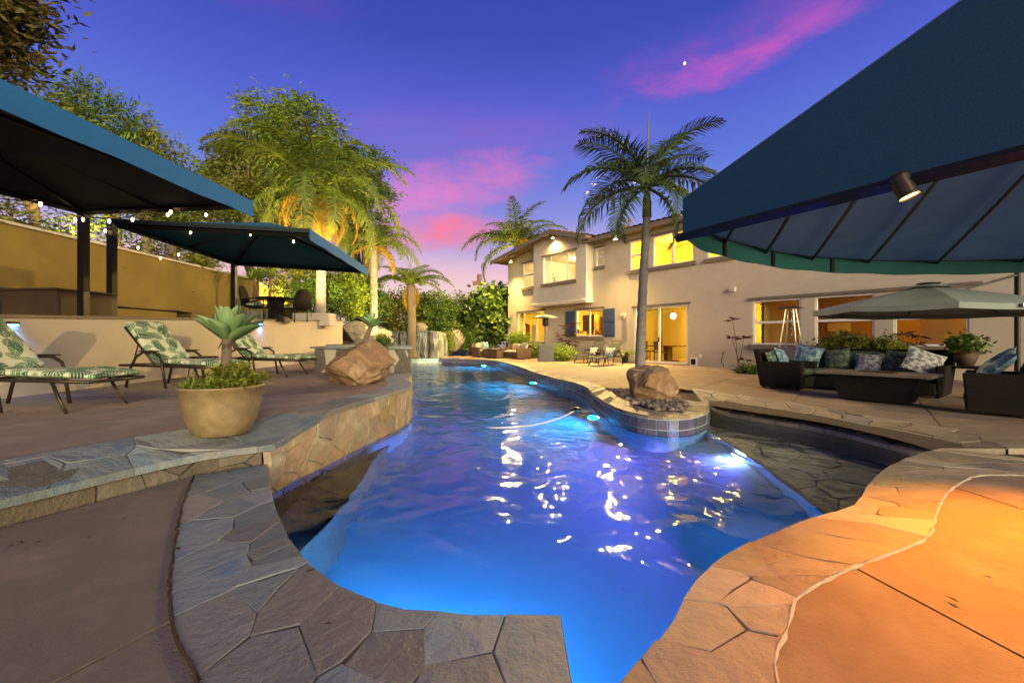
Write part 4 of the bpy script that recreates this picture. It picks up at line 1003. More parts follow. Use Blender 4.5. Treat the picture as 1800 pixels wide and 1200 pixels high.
# ================================================================== shade canopies on the left
def canopy(label, cs, apex_lift, drop, posts, loc, ribs=3, cm=None, face=0):
    L0 = Vector(loc); c = [Vector(q) - L0 for q in cs]; t_ = thing('shade_canopy', label, 'canopy', loc, 0, 'blue shade canopies on the upper terrace')
    cen = sum(c, Vector()) / 4; ap = cen + Vector((0, 0, apex_lift))
    mb = MB()
    for i in range(4):
        a, b_ = c[i], c[(i + 1) % 4]; g = []
        for j in range(9):
            e = a.lerp(b_, j / 8); row = []
            for k in range(7):
                q = e.lerp(ap, k / 6); q.z -= .06 * math.sin(PI * j / 8) * math.sin(PI * k / 6) * 1.0; row.append(q)
            g.append(row)
        mb.sheet(g)
    o = mb.build('canopy_cloth', cm or canvasu, t_, smooth=False); s_ = o.modifiers.new('solid', 'SOLIDIFY'); s_.thickness = .012
    mb = MB()
    out = [q + (q - cen) * .012 for q in c]
    for i in range(4):
        a, b_ = out[i], out[(i + 1) % 4]; g = []
        for j in range(13):
            e = a.lerp(b_, j / 12); dd = drop if i == face else .035
            g.append([e + Vector((0, 0, .04)), e - Vector((0, 0, dd * .5)), e - Vector((0, 0, dd + (.012 * math.sin(j * 2.1) if i == face else 0)))])
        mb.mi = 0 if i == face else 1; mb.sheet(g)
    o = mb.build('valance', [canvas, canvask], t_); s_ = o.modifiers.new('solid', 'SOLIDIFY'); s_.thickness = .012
    for i in range(4):
        a, b_ = c[i] - Vector((0, 0, .05)), c[(i + 1) % 4] - Vector((0, 0, .05)); a = a + (cen - a) * .02; b_ = b_ + (cen - b_) * .02
        a.z = c[i].z - .06; b_.z = c[(i + 1) % 4].z - .06
        MB().tube([a, b_], .045, 4).build('beam', blackmetal, t_)
        MB().tube([a, a.lerp(ap, .5) - Vector((0, 0, .03)), ap - Vector((0, 0, .06))], .028, 5).build('rafter', blackmetal, t_)
    for i in (0, 2):
        m_ = c[i].lerp(c[i + 1], .5) - Vector((0, 0, .05)); MB().tube([m_, ap - Vector((0, 0, .06))], .022, 5).build('rafter', blackmetal, t_)
    for (x, y, z0, z1) in posts:
        MB().box(x - L0.x - .055, x - L0.x + .055, y - L0.y - .055, y - L0.y + .055, z0 - L0.z, z1 - L0.z).build('post', blackmetal, t_)
        MB().box(x - L0.x - .12, x - L0.x + .12, y - L0.y - .12, y - L0.y + .12, z0 - L0.z, z0 - L0.z + .03).build('base_plate', blackmetal, t_)
    return t_
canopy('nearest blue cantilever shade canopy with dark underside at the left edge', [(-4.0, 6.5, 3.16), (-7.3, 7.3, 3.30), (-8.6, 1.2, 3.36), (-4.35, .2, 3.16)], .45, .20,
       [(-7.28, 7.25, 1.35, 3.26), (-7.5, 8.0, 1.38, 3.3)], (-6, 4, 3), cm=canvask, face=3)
canopy('farther blue shade canopy over the table and chairs', [(-3.78, 7.95, 3.1), (-4.15, 12.2, 3.06), (-7.15, 11.0, 3.08), (-7.0, 7.5, 3.16)], .62, .17,
       [(-7.13, 10.95, 1.5, 3.06)], (-6, 10, 3))

# ================================================================== big awning at the right
aw = thing('curved_awning', 'huge dark blue awning with a rounded far edge at the upper right', 'awning', (5, 5, 2.5))
A0 = Vector((5, 5, 2.5)); AV = lambda x, y, z: Vector((x, y, z)) - A0
NE = lambda q: (2.30 + 1.46 * q, 5.75 - 2.6 * q)
near = [NE(q) for q in [i / 14 * 2.3 for i in range(15)]]
farc = catmull(V2([(2.30, 5.75), (2.62, 6.25), (3.35, 7.05), (5.0, 8.25), (6.6, 8.95), (8.7, 9.3), (10.9, 9.05), (12.2, 8.2), (12.6, 6.5)]), 6)
FC = Curve(farc); NC = Curve([Vector((*p, 0)) for p in near])
def ztop(q): return 2.99 + .93 * q * 2.3 if q < .6 else 2.99 + .93 * .6 * 2.3 + (q - .6) * 2.3 * .85
mb = MB()
mb.sheet([[AV(*NE(q * 2.3), 2.50 + (ztop(q) - 2.50) * j / 6) for j in range(7)] for q in [i / 20 for i in range(21)]])
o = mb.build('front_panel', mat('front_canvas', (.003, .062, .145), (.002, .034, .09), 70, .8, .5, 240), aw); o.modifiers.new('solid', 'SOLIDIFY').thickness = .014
mb = MB(); g = []
for i in range(31):
    q = i / 30; a = NE(q * 2.3); a = AV(*a, ztop(q)); b_ = FC(.02 + .98 * q); b_ = AV(b_.x, b_.y, 2.80)
    g.append([a.lerp(b_, j / 10) + Vector((0, 0, -.10 * math.sin(PI * j / 10))) for j in range(11)])
mb.sheet(g); o = mb.build('roof_cloth', mat('awning_cloth', (.26, .40, .54), (.22, .35, .48), 1.5, .8, .25, 240, trans=.6), aw); o.modifiers.new('solid', 'SOLIDIFY').thickness = .01
mb = MB(); mb.sheet([[AV(FC(i / 60).x, FC(i / 60).y, z) for z in (2.83, 2.66, 2.49 + .01 * math.sin(i * .9))] for i in range(61)])
o = mb.build('valance', mat('valance_cloth', (.015, .11, .12), (.012, .09, .10), 1.5, .85, .25, 240, trans=.2), aw); o.modifiers.new('solid', 'SOLIDIFY').thickness = .012
MB().tube([AV(*NE(-.03), 2.47)] + [AV(*NE(q * 2.3), 2.47) for q in (0, .5, 1)], .062, 4).build('front_beam', blackmetal, aw)
MB().tube([AV(FC(i / 60).x, FC(i / 60).y, 2.80) for i in range(61)], .03, 6).build('rim_tube', blackmetal, aw)
for q in (.045, .155, .27, .385, .50, .62, .74):
    b_ = FC(q); 
    qa = min(1, q * 1.05); a = NE(qa * 2.3); a = AV(*a, ztop(qa) - .06); e = AV(b_.x, b_.y, 2.77)
    MB().tube([e.lerp(a, j / 8 * .96) + Vector((0, 0, -.10 * math.sin(PI * j / 8) - .03)) for j in range(9)], .028, 5).build('rib', blackmetal, aw)
for px in (1270, 1356, 1460):
    for i in range(200):
        p = FC(i / 200)
        if 900 + p.x / p.y * F >= px: break
    n_ = FC.normal(i / 200); ang = math.atan2(n_.y, n_.x)
    MB().box(-.02, .02, -.045, .045, -.30, -.02, Matrix.Translation(AV(p.x, p.y, 2.80) + n_ * .025) @ Matrix.Rotation(ang, 4, 'Z')).build('bracket', blackmetal, aw)
q0 = Vector((3.42, 3.72, 2.42))
ls = thing('awning_spotlight', 'dark bullet spotlight glowing orange beneath the awning', 'spotlight', q0)
ax = Vector((.25, -.25, -.93)).normalized(); rm = ax.to_track_quat('-Z', 'Y').to_matrix().to_4x4()
def rot_mb(mb): mb.v = [tuple(rm @ Vector(v)) for v in mb.v]; return mb
rot_mb(MB().lathe([(.001, .13), (.06, .13), (.075, .10), (.075, -.07), (.085, -.08), (.085, -.10), (.075, -.10), (.07, -.06)], 20)).build('lamp_body', bronze, ls, smooth=False)
rot_mb(MB().lathe([(.001, -.085), (.072, -.085)], 20)).build('lens', emit('amber_glow', (1, .55, .12), 16), ls)
MB().tube([(0, 0, .05), (-.02, .03, .12)], .018, 6).build('bracket', bronze, ls)
lamp('SPOT', 'awning_beam', q0 + ax * .12, 1750, (1.0, .30, .0), q0 + Vector((-.45, -3.3, -2.4)), 94, .8, .07)

# ================================================================== loungers
def lounger_frame(t_, m_, slingm=None, arms=True, W_=.64):
    h = W_ / 2
    mb = MB()
    for s_ in (-h, h): mb.tube([(.05, s_, .36), (1.3, s_, .345), (1.95, s_, .33)], .02, 6)
    mb.tube([(1.95, -h, .33), (1.95, h, .33)], .02, 6); mb.tube([(.7, -h, .35), (.7, h, .35)], .016, 6); mb.tube([(.05, -h, .36), (.05, h, .36)], .016, 6)
    mb.build('seat_frame', m_, t_, smooth=True)
    mb = MB(); bt = Vector((.12, 0, .98)); bb = Vector((.72, 0, .37))
    for s_ in (-h + .03, h - .03): mb.tube([bb + Vector((0, s_, 0)), bb.lerp(bt, .5) + Vector((.02, s_, -.02)), bt + Vector((0, s_, 0))], .018, 6)
    mb.tube([bt + Vector((0, -h + .03, 0)), bt + Vector((-.03, 0, .015)), bt + Vector((0, h - .03, 0))], .018, 6)
    mb.tube([bb.lerp(bt, .55) + Vector((0, -h + .03, 0)), (.25, -h + .05, .36)], .012, 5); mb.tube([bb.lerp(bt, .55) + Vector((0, h - .03, 0)), (.25, h - .05, .36)], .012, 5)
    mb.build('back_frame', m_, t_, smooth=True)
    for s_ in (-1, 1):
        MB().tube([(1.52, s_ * h, .335), (1.60, s_ * (h + .01), .18), (1.72, s_ * (h + .03), 0)], .019, 6).build('leg', m_, t_, smooth=True)
        if arms:
            MB().tube([(.22, s_ * (h + .03), 0), (.30, s_ * (h + .03), .3), (.42, s_ * (h + .03), .5), (.56, s_ * (h + .035), .575), (.78, s_ * (h + .035), .575), (.90, s_ * (h + .035), .50), (.95, s_ * (h + .03), .28), (1.0, s_ * (h + .03), 0)], .021, 6).build('armrest', m_, t_, smooth=True)
            MB().box(.50, .86, s_ * (h + .035) - .028, s_ * (h + .035) + .028, .588, .605).build('arm_pad', m_, t_, bevel=.006)
        else:
            MB().tube([(.30, s_ * h, .35), (.25, s_ * (h + .01), .15), (.2, s_ * (h + .02), 0)], .019, 6).build('leg', m_, t_, smooth=True)
    if slingm:
        mb = MB(); g = []
        for i in range(10): g.append([(.7 + 1.24 * i / 9, y, .352 - .02 * math.cos(y / h * PI / 2)) for y in [(-h + .02) + (2 * h - .04) * j / 6 for j in range(7)]])
        mb.sheet(g); g = []
        for i in range(8):
            q = bb.lerp(bt, i / 7); g.append([(q.x - .015 * math.cos(y / h * PI / 2), y, q.z) for y in [(-h + .03) + (2 * h - .06) * j / 6 for j in range(7)]])
        mb.sheet(g); o = mb.build('sling', slingm, t_, smooth=True); o.modifiers.new('s', 'SOLIDIFY').thickness = .006
    return bb, bt
def floral_lounger(label, loc, rz):
    t_ = thing('chaise_lounge', label, 'chaise lounge', loc, rz, 'floral chaise lounges along the cream wall')
    bb, bt = lounger_frame(t_, bronze)
    mb = MB(); mb.pad(1.33, 0, .405, 1.30, .62, .10, e=.16, n=14); mb.v = [(x, y, z + .016 * math.sin(x * 9) - .03 * noise.noise(Vector((x * 4, y * 4, 1)))) for x, y, z in mb.v]
    mb.build('seat_cushion', floral, t_, smooth=True)
    d_ = (bt - bb); ang = math.atan2(d_.z, d_.x); rr = Matrix.Rotation(-ang, 3, 'Y')
    c = bb + d_ * .56; nrm = Vector((d_.z, 0, -d_.x)).normalized(); nrm = nrm if nrm.x > 0 else -nrm
    mb = MB(); mb.pad(0, 0, 0, .90, .62, .11, e=.16, n=14)
    mb.v = [(x, y, z + .028 * abs(math.sin((x + .45) * PI / .30)) * (1 if z > 0 else 0) - .018 + .02 * noise.noise(Vector((x * 5, y * 4, 2)))) for x, y, z in mb.v]
    o = mb.build('back_cushion', floral, t_, smooth=True); o.location = c + nrm * .065; o.rotation_euler = (0, -ang + 0, 0)
    return t_
lx = lambda x, y: (x, y, deckz(Vector((x, y, 0))) - .006)
floral_lounger('nearest floral chaise lounge cut by the left edge of the photo', lx(-6.45, 4.92), R(-1))
floral_lounger('middle floral chaise lounge behind the tan planter bowl', lx(-6.45, 7.35), R(-11))
floral_lounger('farthest floral chaise lounge next to the tan boulder', lx(-6.35, 9.45), R(-7))
st = thing('side_table', 'low dark side table between the two farther floral loungers', 'side table', lx(-6.05, 8.35))
MB().lathe([(.001, .42), (.25, .42), (.27, .435), (.25, .45), (.001, .45)], 20).build('table_top', bronze, st)
for a in (.6, 2.2, 3.8, 5.4): MB().tube([(.19 * math.cos(a), .19 * math.sin(a), .42), (.24 * math.cos(a), .24 * math.sin(a), 0)], .014, 5).build('leg', bronze, st)

def pillow(name, label, m_, loc, size, rot, th=.15, group=None):
    n = 12; mb = MB(); vs = []
    for sgn in (1, -1):
        for i in range(n + 1):
            for j in range(n + 1):
                x, y = -1 + 2 * i / n, -1 + 2 * j / n
                k = max(0, (1 - x * x) * (1 - y * y)) ** .42
                vs.append((x * size / 2 * (1 - .10 * (1 - y * y)), y * size / 2 * (1 - .10 * (1 - x * x)), sgn * th / 2 * k * (1 + .12 * noise.noise(Vector((x * 2, y * 2, hash(label) % 7))))))
    m2 = (n + 1) ** 2; fs = []
    for s_ in (0, m2):
        for i in range(n):
            for j in range(n):
                q = (s_ + i * (n + 1) + j, s_ + (i + 1) * (n + 1) + j, s_ + (i + 1) * (n + 1) + j + 1, s_ + i * (n + 1) + j + 1)
                fs.append(q if s_ == 0 else q[::-1])
    mb.add(vs, fs); o = mb.build(name, m_, None, smooth=True); o.location = loc; o.rotation_euler = rot
    return tag(o, label, 'pillow', group)

inward = Vector((.801, .598, 0)); along = Vector((.598, -.801, 0))
def far_lounger(label, hx, hy, rz):
    t_ = thing('sling_lounger', label, 'chaise lounge', (hx, hy, -.008), rz, 'dark sling loungers by the house wall')
    lounger_frame(t_, blackmetal, sling); return t_
rz0 = math.atan2(-.598, -.801)
L1 = P(1041, 636); L2 = P(1084, 640)
hd1 = Vector((L1.x + .55, L1.y + .5, 0)); hd2 = Vector((L2.x + .1, L2.y + .1, 0))
far_lounger('dark sling lounger below the kitchen window, left of the pair', hd1.x, hd1.y, rz0 + R(8)); far_lounger('dark sling lounger nearer the sliding door, right of the pair', hd2.x, hd2.y, rz0 + R(8))
def on_l(h, x, y, z): return h + Matrix.Rotation(rz0 + R(8), 3, 'Z') @ Vector((x, y, z))
pillow('pillow', 'white pillow with black print on the left sling lounger', whitepr, on_l(hd1, .72, 0, .50), .42, (R(60), R(0), rz0 + R(8 + 90)))
pillow('pillow', 'white pillow leaning on the back of the right sling lounger', whitepr, on_l(hd2, .70, 0, .52), .45, (R(60), R(0), rz0 + R(8 + 90)))
c = (hd1 + hd2) / 2 + Vector((-.45, -.35, 0))
st = thing('wire_table', 'small black side table between the sling loungers', 'side table', (c.x, c.y, 0))
MB().box(-.25, .25, -.25, .25, .46, .49).build('table_top', blackmetal, st)
for sx_ in (-1, 1):
    MB().tube([(sx_ * .22, -.22, 0), (sx_ * .22, .22, .46)], .014, 5).build('leg', blackmetal, st); MB().tube([(sx_ * .22, .22, 0), (sx_ * .22, -.22, .46)], .014, 5).build('leg', blackmetal, st)

# ================================================================== wicker seating
def seat(name, label, cat, loc, rz, wm, cm, width, seats, depth=.86, hs=.40, hb=.80, ha=.60, taper=.06, group=None, bc=True):
    t_ = thing(name, label, cat, loc, rz, group); w2 = width / 2; d2 = depth / 2
    mb = MB(); mb.frustum((-d2 + taper, d2 - .03, -w2 + .14, w2 - .14), (-d2 + .12, d2, -w2 + .16, w2 - .16), .05, hs - .12); mb.build('base', wm, t_, bevel=.02)
    for s_ in (-1, 1):
        y0, y1 = sorted((s_ * (w2 - .15), s_ * w2)); yb0, yb1 = sorted((s_ * (w2 - .15), s_ * (w2 - taper)))
        MB().frustum((-d2 + taper, d2 - .04, yb0, yb1), (-d2, d2, y0, y1), .03, ha).build('arm', wm, t_, bevel=.025)
    MB().frustum((-d2 + taper, -d2 + .17, -w2 + taper, w2 - taper), (-d2 - .06, -d2 + .08, -w2, w2), .03, hb).build('backrest', wm, t_, bevel=.025)
    sw = (width - .32) / seats
    for k in range(seats):
        y = -w2 + .16 + sw * (k + .5)
        MB().pad(.08, y, hs - .03, depth - .2, sw - .01, .16, e=.2).build('seat_cushion', cm, t_, smooth=True)
        if bc: MB().pad(-d2 + .22, y, hs + .22, .18, sw - .03, .42, Matrix.Rotation(R(-12), 3, 'Y'), e=.35).build('back_cushion', cm, t_, smooth=True)
    for sx_ in (-1, 1):
        for sy in (-1, 1): MB().box(sx_ * (d2 - .12) - .03, sx_ * (d2 - .12) + .03, sy * (w2 - .14) - .03, sy * (w2 - .14) + .03, 0, .05).build('foot', blackmetal, t_)
    return t_
rzA = math.atan2(-.801, .598)                 # facing along the house towards the camera side
rzO = math.atan2(-.598, -.801)                # facing away from the house
seat('wicker_armchair', 'dark wicker armchair at the left end of the right-hand seating group', 'armchair', (6.15, 9.55, 0), rzA, wicker, cushd, .92, 1, .92, hb=.86)
sofa_c = Vector((7.38, 9.02, 0))
seat('wicker_sofa', 'long dark wicker sofa with green cushions under the grey umbrella', 'sofa', sofa_c, rzO, wicker, greenpr, 2.7, 3, .95, hb=.88)
seat('wicker_armchair', 'dark wicker armchair at the right edge near the flagstones', 'armchair', (7.30, 6.22, 0), math.atan2(.75, -.66), wicker, cushd, 1.0, 1, .98, hb=.84)
tb = thing('fire_table', 'dark tapered fire table with a flat stone top in front of the sofa', 'table', (6.40, 7.50, 0), rzA)
MB().frustum((-.47, .47, -.20, .26), (-.62, .62, -.32, .36), .02, .46).build('base', wicker, tb, bevel=.012)
MB().box(-.78, .78, -.42, .46, .462, .51).build('table_top', mat('table_stone', (.17, .14, .11), (.12, .10, .085), 6, .45, .3, 40), tb, bevel=.01)
MB().box(-.25, .25, -.1, .12, .511, .522).build('burner_lid', blackmetal, tb)
def on_s(x, y, z): return sofa_c + Matrix.Rotation(rzO, 3, 'Z') @ Vector((x, y, z))
pillow('pillow', 'bright blue leaf print pillow at the left end of the dark sofa', bluepr, on_s(.02, -.98, .68), .56, (R(72), R(12), rzO + R(90)), .2)
pillow('pillow', 'dark green leaf pillow beside the bright blue pillow', greenpr, on_s(.0, -.42, .64), .50, (R(72), R(-8), rzO + R(90)), .18)
pillow('pillow', 'pale grey-green patterned pillow in the middle of the sofa', greypr, on_s(.10, .15, .60), .46, (R(55), 0, rzO + R(90)), .16)
pillow('pillow', 'dark leaf pillow next to the tilted grey pillow', greenpr, on_s(.02, .60, .62), .48, (R(70), R(10), rzO + R(90)), .18)
pillow('pillow', 'grey zigzag pillow tilted at the right end of the sofa', greypr, on_s(.22, 1.0, .66), .60, (R(52), R(24), rzO + R(110)), .16)
pillow('pillow', 'light blue leaf pillow in the left wicker armchair', bluepr, Vector((6.15, 9.55, .66)) + along * -.12 + inward * .06, .48, (R(68), R(8), rzA + R(90)), .18)
pillow('pillow', 'small dark round-leaf pillow at the back of the left armchair', greenpr, Vector((6.15, 9.55, .64)) + along * -.22 - inward * .24, .38, (R(75), R(-8), rzA + R(90)), .15)
pillow('pillow', 'blue and white leaf pillow in the armchair at the right edge', bluepr, (7.28, 6.42, .70), .62, (R(48), R(10), math.atan2(.75, -.66) + R(90)), .2)
pillow('pillow', 'dark green pillow behind the blue one in the right-edge armchair', greenpr, (7.60, 6.22, .70), .55, (R(66), 0, math.atan2(.75, -.66) + R(90)), .2)
st = thing('pedestal_table', 'dark pedestal side table at the right end of the sofa', 'side table', (8.55, 7.85, 0))
MB().lathe([(.001, .55), (.33, .55), (.34, .57), (.33, .59), (.001, .59)], 20).build('table_top', blackmetal, st); MB().lathe([(.16, 0), (.15, .03), (.035, .05), (.035, .55)], 12).build('pedestal', blackmetal, st)

# far group by the hedge
def fp(px, py): return P(px, py)
q = P(852, 628); seat('outdoor_armchair', 'brown wicker armchair with cream cushions at the far end of the pool', 'armchair', (q.x - .2, q.y + .5, 0), R(-55), wickerb, cushg, 1.0, 1, .9)
q = P(868, 629); 
tb = thing('wicker_coffee_table', 'brown wicker coffee table between the far cream-cushioned seats', 'table', (q.x + .15, q.y + .25, 0), rzA)
MB().box(-.75, .75, -.5, .5, .03, .47).build('base', wickerb, tb, bevel=.02); MB().box(-.8, .8, -.55, .55, .472, .51).build('table_top', wickerb, tb, bevel=.01)
q = P(915, 631); seat('outdoor_sofa', 'brown wicker sofa with cream cushions by the far house corner', 'sofa', (q.x - .25, q.y + .7, 0), R(-150), wickerb, cushg, 1.9, 2, .95)
pillow('pillow', 'blue grey pillow on the far cream armchair', bluepr, Vector((P(858, 628).x - .2, P(858, 628).y + .5, .68)), .5, (R(70), 0, R(35)))
pillow('pillow', 'grey striped pillow on the far cream sofa', greypr, Vector((P(915, 631).x + .2, P(915, 631).y + .35, .66)), .5, (R(70), 0, R(-60)))

# ================================================================== heaters
ph = thing('pyramid_heater', 'steel pyramid patio heater with glass tube behind the left armchair', 'patio heater', (Q(1390, 600, 13.2).x, 13.2, 0), rzA)
MB().frustum((-.26, .26, -.26, .26), (-.23, .23, -.23, .23), .04, .82).build('base_box', steel, ph, bevel=.01)
for sx_ in (-1, 1):
    for sy in (-1, 1): MB().tube([(sx_ * .23, sy * .23, .82), (sx_ * .10, sy * .10, 2.02)], .02, 4).build('post', steel, ph)
MB().lathe([(.075, .84), (.06, 2.0)], 14).build('glass_tube', glassd, ph, smooth=True)
MB().frustum((-.30, .30, -.30, .30), (-.20, .20, -.20, .20), 2.04, 2.09).build('cap', bronze, ph)
mb = MB()
for i in range(5):
    z = .95 + i * .22; k = .23 - .13 * (z - .82) / 1.2
    mb.tube([(-k, -k, z), (k, -k, z), (k, k, z), (-k, k, z), (-k, -k, z)], .006, 4)
mb.build('guard_wire', steel, ph)
hq = P(959, 635)
mh = thing('mushroom_heater', 'round topped patio heater standing beside the far sofa', 'patio heater', (hq.x, hq.y, 0))
MB().box(-.36, .36, -.36, .36, .0, .82).build('tank_housing', greybox, mh, bevel=.02)
MB().box(-.27, .27, -.375, -.362, .1, .72).build('housing_door', greybox, mh)
MB().tube([(0, 0, .82), (0, 0, 1.75)], .045, 10).build('pole', steel, mh); MB().lathe([(.10, 1.70), (.15, 1.76), (.15, 2.05), (.08, 2.10)], 14).build('burner', bronze, mh, smooth=True)
MB().lathe([(.62, 2.10), (.60, 2.13), (.30, 2.22), (.06, 2.27), (.001, 2.28)], 24).build('reflector', steel, mh, smooth=True)

# ================================================================== cantilever umbrella
uc = Vector((Q(1632, 540, 8.8).x, 8.8, 1.0))
um = thing('patio_umbrella', 'wide grey cantilever umbrella lowered over the right-hand sofa', 'umbrella', uc)
NU = 8; RU = 1.95; zr, zp = .70, 1.17
for k in range(NU):
    a0, a1 = 2 * PI * k / NU + .2, 2 * PI * (k + 1) / NU + .2; g = []
    for i in range(7):
        q = i / 6; row = []
        for j in range(9):
            r_ = j / 8; p0 = Vector((math.cos(a0), math.sin(a0), 0)) * RU * r_; p1 = Vector((math.cos(a1), math.sin(a1), 0)) * RU * r_
            p = p0.lerp(p1, q); z = zp - (zp - zr) * (r_ ** 1.15) - .05 * math.sin(PI * q) * r_ * (1 - r_ * .5)
            row.append((p.x, p.y, z - .05 * p.x * .35))
        row.append((row[-1][0], row[-1][1], row[-1][2] - .10)); g.append(row)
    mb = MB(); mb.sheet(g); o = mb.build('panel', umbm, um, smooth=False); o.modifiers.new('s', 'SOLIDIFY').thickness = .006
    MB().tube([(0, 0, zp - .05), (math.cos(a0) * RU * .5, math.sin(a0) * RU * .5, zp - (zp - zr) * .5 ** 1.15 - .03 - .0175 * math.cos(a0) * RU * .5), (math.cos(a0) * RU * .97, math.sin(a0) * RU * .97, zr + .0 - .0175 * math.cos(a0) * RU)], .012, 4).build('rib', blackmetal, um)
MB().lathe([(.32, 0), (.26, .045), (.08, .07), (.001, .08)], 16, (0, 0, zp - .02)).build('vent_cap', umbm, um, smooth=True)
MB().lathe([(.19, .06), (.19, .075), (.001, .09)], 16, (0, 0, zp)).build('top_cap', blackmetal, um)
MB().tube([(0, 0, zp), (0, 0, .75)], .03, 8).build('hub', blackmetal, um)
mp_ = Vector((2.9, .9, 0))
MB().tube([(mp_.x, mp_.y, -1.0), (mp_.x, mp_.y, 1.75)], .05, 10).build('mast', blackmetal, um); MB().box(mp_.x - .45, mp_.x + .45, mp_.y - .45, mp_.y + .45, -1.0, -.92).build('base', blackmetal, um)
MB().tube([(mp_.x, mp_.y, 1.55), (mp_.x * .45, mp_.y * .45, 1.20), (0, 0, zp + .05)], .028, 8).build('arm', steel, um)
lab = MB().box(-.14, .14, -.004, .004, -.035, .035); o = lab.build('cloth_label', whiteplastic, um); o.location = (-.12, -RU * .945, zr - .045); o.rotation_euler = (0, 0, .02)

# ================================================================== terrace things
pb = thing('planter_box', 'square dark brown box standing on the upper terrace edge', 'planter', (-8.0, 7.55, 1.44), -.1)
MB().box(-.52, .52, -.45, .45, 0, .46).build('box_body', brownbox, pb, bevel=.01)
MB().box(-.56, .56, -.49, .49, .462, .50).build('box_lid', brownbox, pb, bevel=.01)
cb = thing('grey_cabinet', 'grey green cabinet behind the brown box on the terrace', 'cabinet', (-9.2, 7.6, 1.44)); MB().box(-.75, .4, -.4, .4, 0, .52).build('cabinet_body', greybox, cb, bevel=.015); MB().box(-.78, .43, -.43, .43, .522, .55).build('cabinet_top', greybox, cb)
tanwood = mat('tan_wood', (.22, .16, .09), (.17, .12, .07), 3, .7, .3, 30)
lb = thing('terrace_bench', 'low long tan wooden bench along the ochre wall', 'bench', (-8.3, 9.7, 1.5), R(88)); 
for k in range(4): MB().box(-1.3, 1.3, -.2 + .105 * k, -.105 + .105 * k, .26, .29).build('plank', tanwood, lb)
for sx_ in (-1.1, 1.1): MB().box(sx_ - .04, sx_ + .04, -.18, .2, 0, .258).build('leg', tanwood, lb)
q = Q(485, 545, 12.6)
tt = thing('terrace_table', 'dark round table on the terrace between two wicker chairs', 'table', (q.x, q.y, 1.60))
MB().lathe([(.001, .66), (.5, .66), (.52, .68), (.5, .70), (.001, .70)], 20).build('table_top', bronze, tt); MB().lathe([(.22, 0), (.2, .3), (.24, .66)], 10).build('pedestal', wicker, tt)
def tchair(label, px, Y, rz):
    p = Q(px, 545, Y); t_ = thing('terrace_chair', label, 'chair', (p.x, p.y, 1.60), rz, 'wicker chairs on the upper terrace')
    MB().box(-.25, .25, -.27, .27, .36, .41).build('seat', wicker, t_, bevel=.02); MB().pad(0, 0, .45, .48, .5, .1).build('seat_cushion', floral, t_, smooth=True)
    mb = MB(); g = []
    for i in range(13):
        a = -PI / 2 + PI * i / 12; g.append([(-.25 - .05 * z - .06 * math.cos(a), .34 * math.sin(a), .4 + z * (.28 + .30 * math.cos(a))) for z in (0, .5, 1)])
    mb.sheet(g); o = mb.build('backrest', wicker, t_, smooth=True); o.modifiers.new('s', 'SOLIDIFY').thickness = .03
    for s_ in (-1, 1):
        MB().tube([(.24, s_ * .29, 0), (.25, s_ * .30, .55), (0, s_ * .32, .62), (-.25, s_ * .30, .55)], .018, 6).build('armrest', bronze, t_, smooth=True)
        MB().tube([(-.24, s_ * .26, 0), (-.26, s_ * .26, .42)], .018, 6).build('leg', bronze, t_)
tchair('dark rounded wicker chair left of the terrace table', 452, 12.0, R(15)); tchair('dark wicker chair right of the terrace table, seat cushion showing', 517, 12.9, R(165))
tp = thing('beige_trough', 'low beige trough planter on the terrace right of the chairs', 'planter', (Q(553, 560, 15.6).x, 15.6, 1.66)); MB().box(-.65, .65, -.3, .3, -.1, .36).build('trough_body', cream, tp, bevel=.01); MB().box(-.62, .62, -.27, .27, .3, .365).build('trough_soil', soil, tp)

# wall lights in the retaining wall
for lab, y in (('blue glowing wall light at the left edge of the cream wall', 5.80), ('blue glowing wall light below the dark wicker chair', 11.65)):
    x = rwx(y); z = rwz(y) - .04; t_ = thing('wall_light', lab, 'wall light', (x + .005, y, z), 0, 'blue lights under the cream wall cap')
    MB().box(.0, .05, -.06, .06, -.05, -.01).build('lamp_housing', bronze, t_); MB().box(.005, .045, -.05, .05, -.062, -.051).build('lens', emit('blue_wall_glow', (.05, .35, 1), 40), t_)
    lamp('SPOT', 'wall_light_beam', (x + .09, y, z - .08), 9, (.15, .4, 1), (x + .1, y, 0), 130, .8, .03)
fx = rock('wall_rock', 'small pale rock sitting on the cream wall edge', (rwx(12.6) - .02, 12.9, rwz(12.9) - .09), (.22, .16, .12), 41, rockg, 6, cat='rock', sub=3)

# string lights
def string(label, pts, hang=.05):
    t_ = thing('string_lights', label, 'string lights', pts[0], 0, 'strings of bulbs under the canopies')
    o0 = Vector(pts[0]); path = []
    for a, b_ in zip(pts, pts[1:]):
        for k in range(5): q = k / 5; p = Vector(a).lerp(Vector(b_), q); p.z += .06 - .22 * q * (1 - q) * (Vector(b_) - Vector(a)).length; path.append(p - o0)
    path.append(Vector(pts[-1]) - o0 + Vector((0, 0, .06)))
    MB().tube(path, .007, 4).build('wire', blackmetal, t_)
    for p in pts:
        p = Vector(p) - o0
        MB().lathe([(.016, .045), (.018, .02), (.001, .02)], 8, p).build('socket', blackmetal, t_)
        MB().lathe([(.001, -.045), (.014, -.03), (.020, -.005), (.014, .02)], 10, p).build('bulb', bulbm, t_, smooth=True)
bulbm = emit('bulb_glow', (1, .62, .28), 12)
string('string of warm bulbs along the near canopy', [Q(428, 359, 6.35), Q(300, 372, 6.7), Q(233, 385, 6.9), Q(192, 388, 7.0), Q(146, 385, 7.0), Q(132, 385, 7.05), Q(71, 358, 5.9), Q(-60, 345, 5.0)])
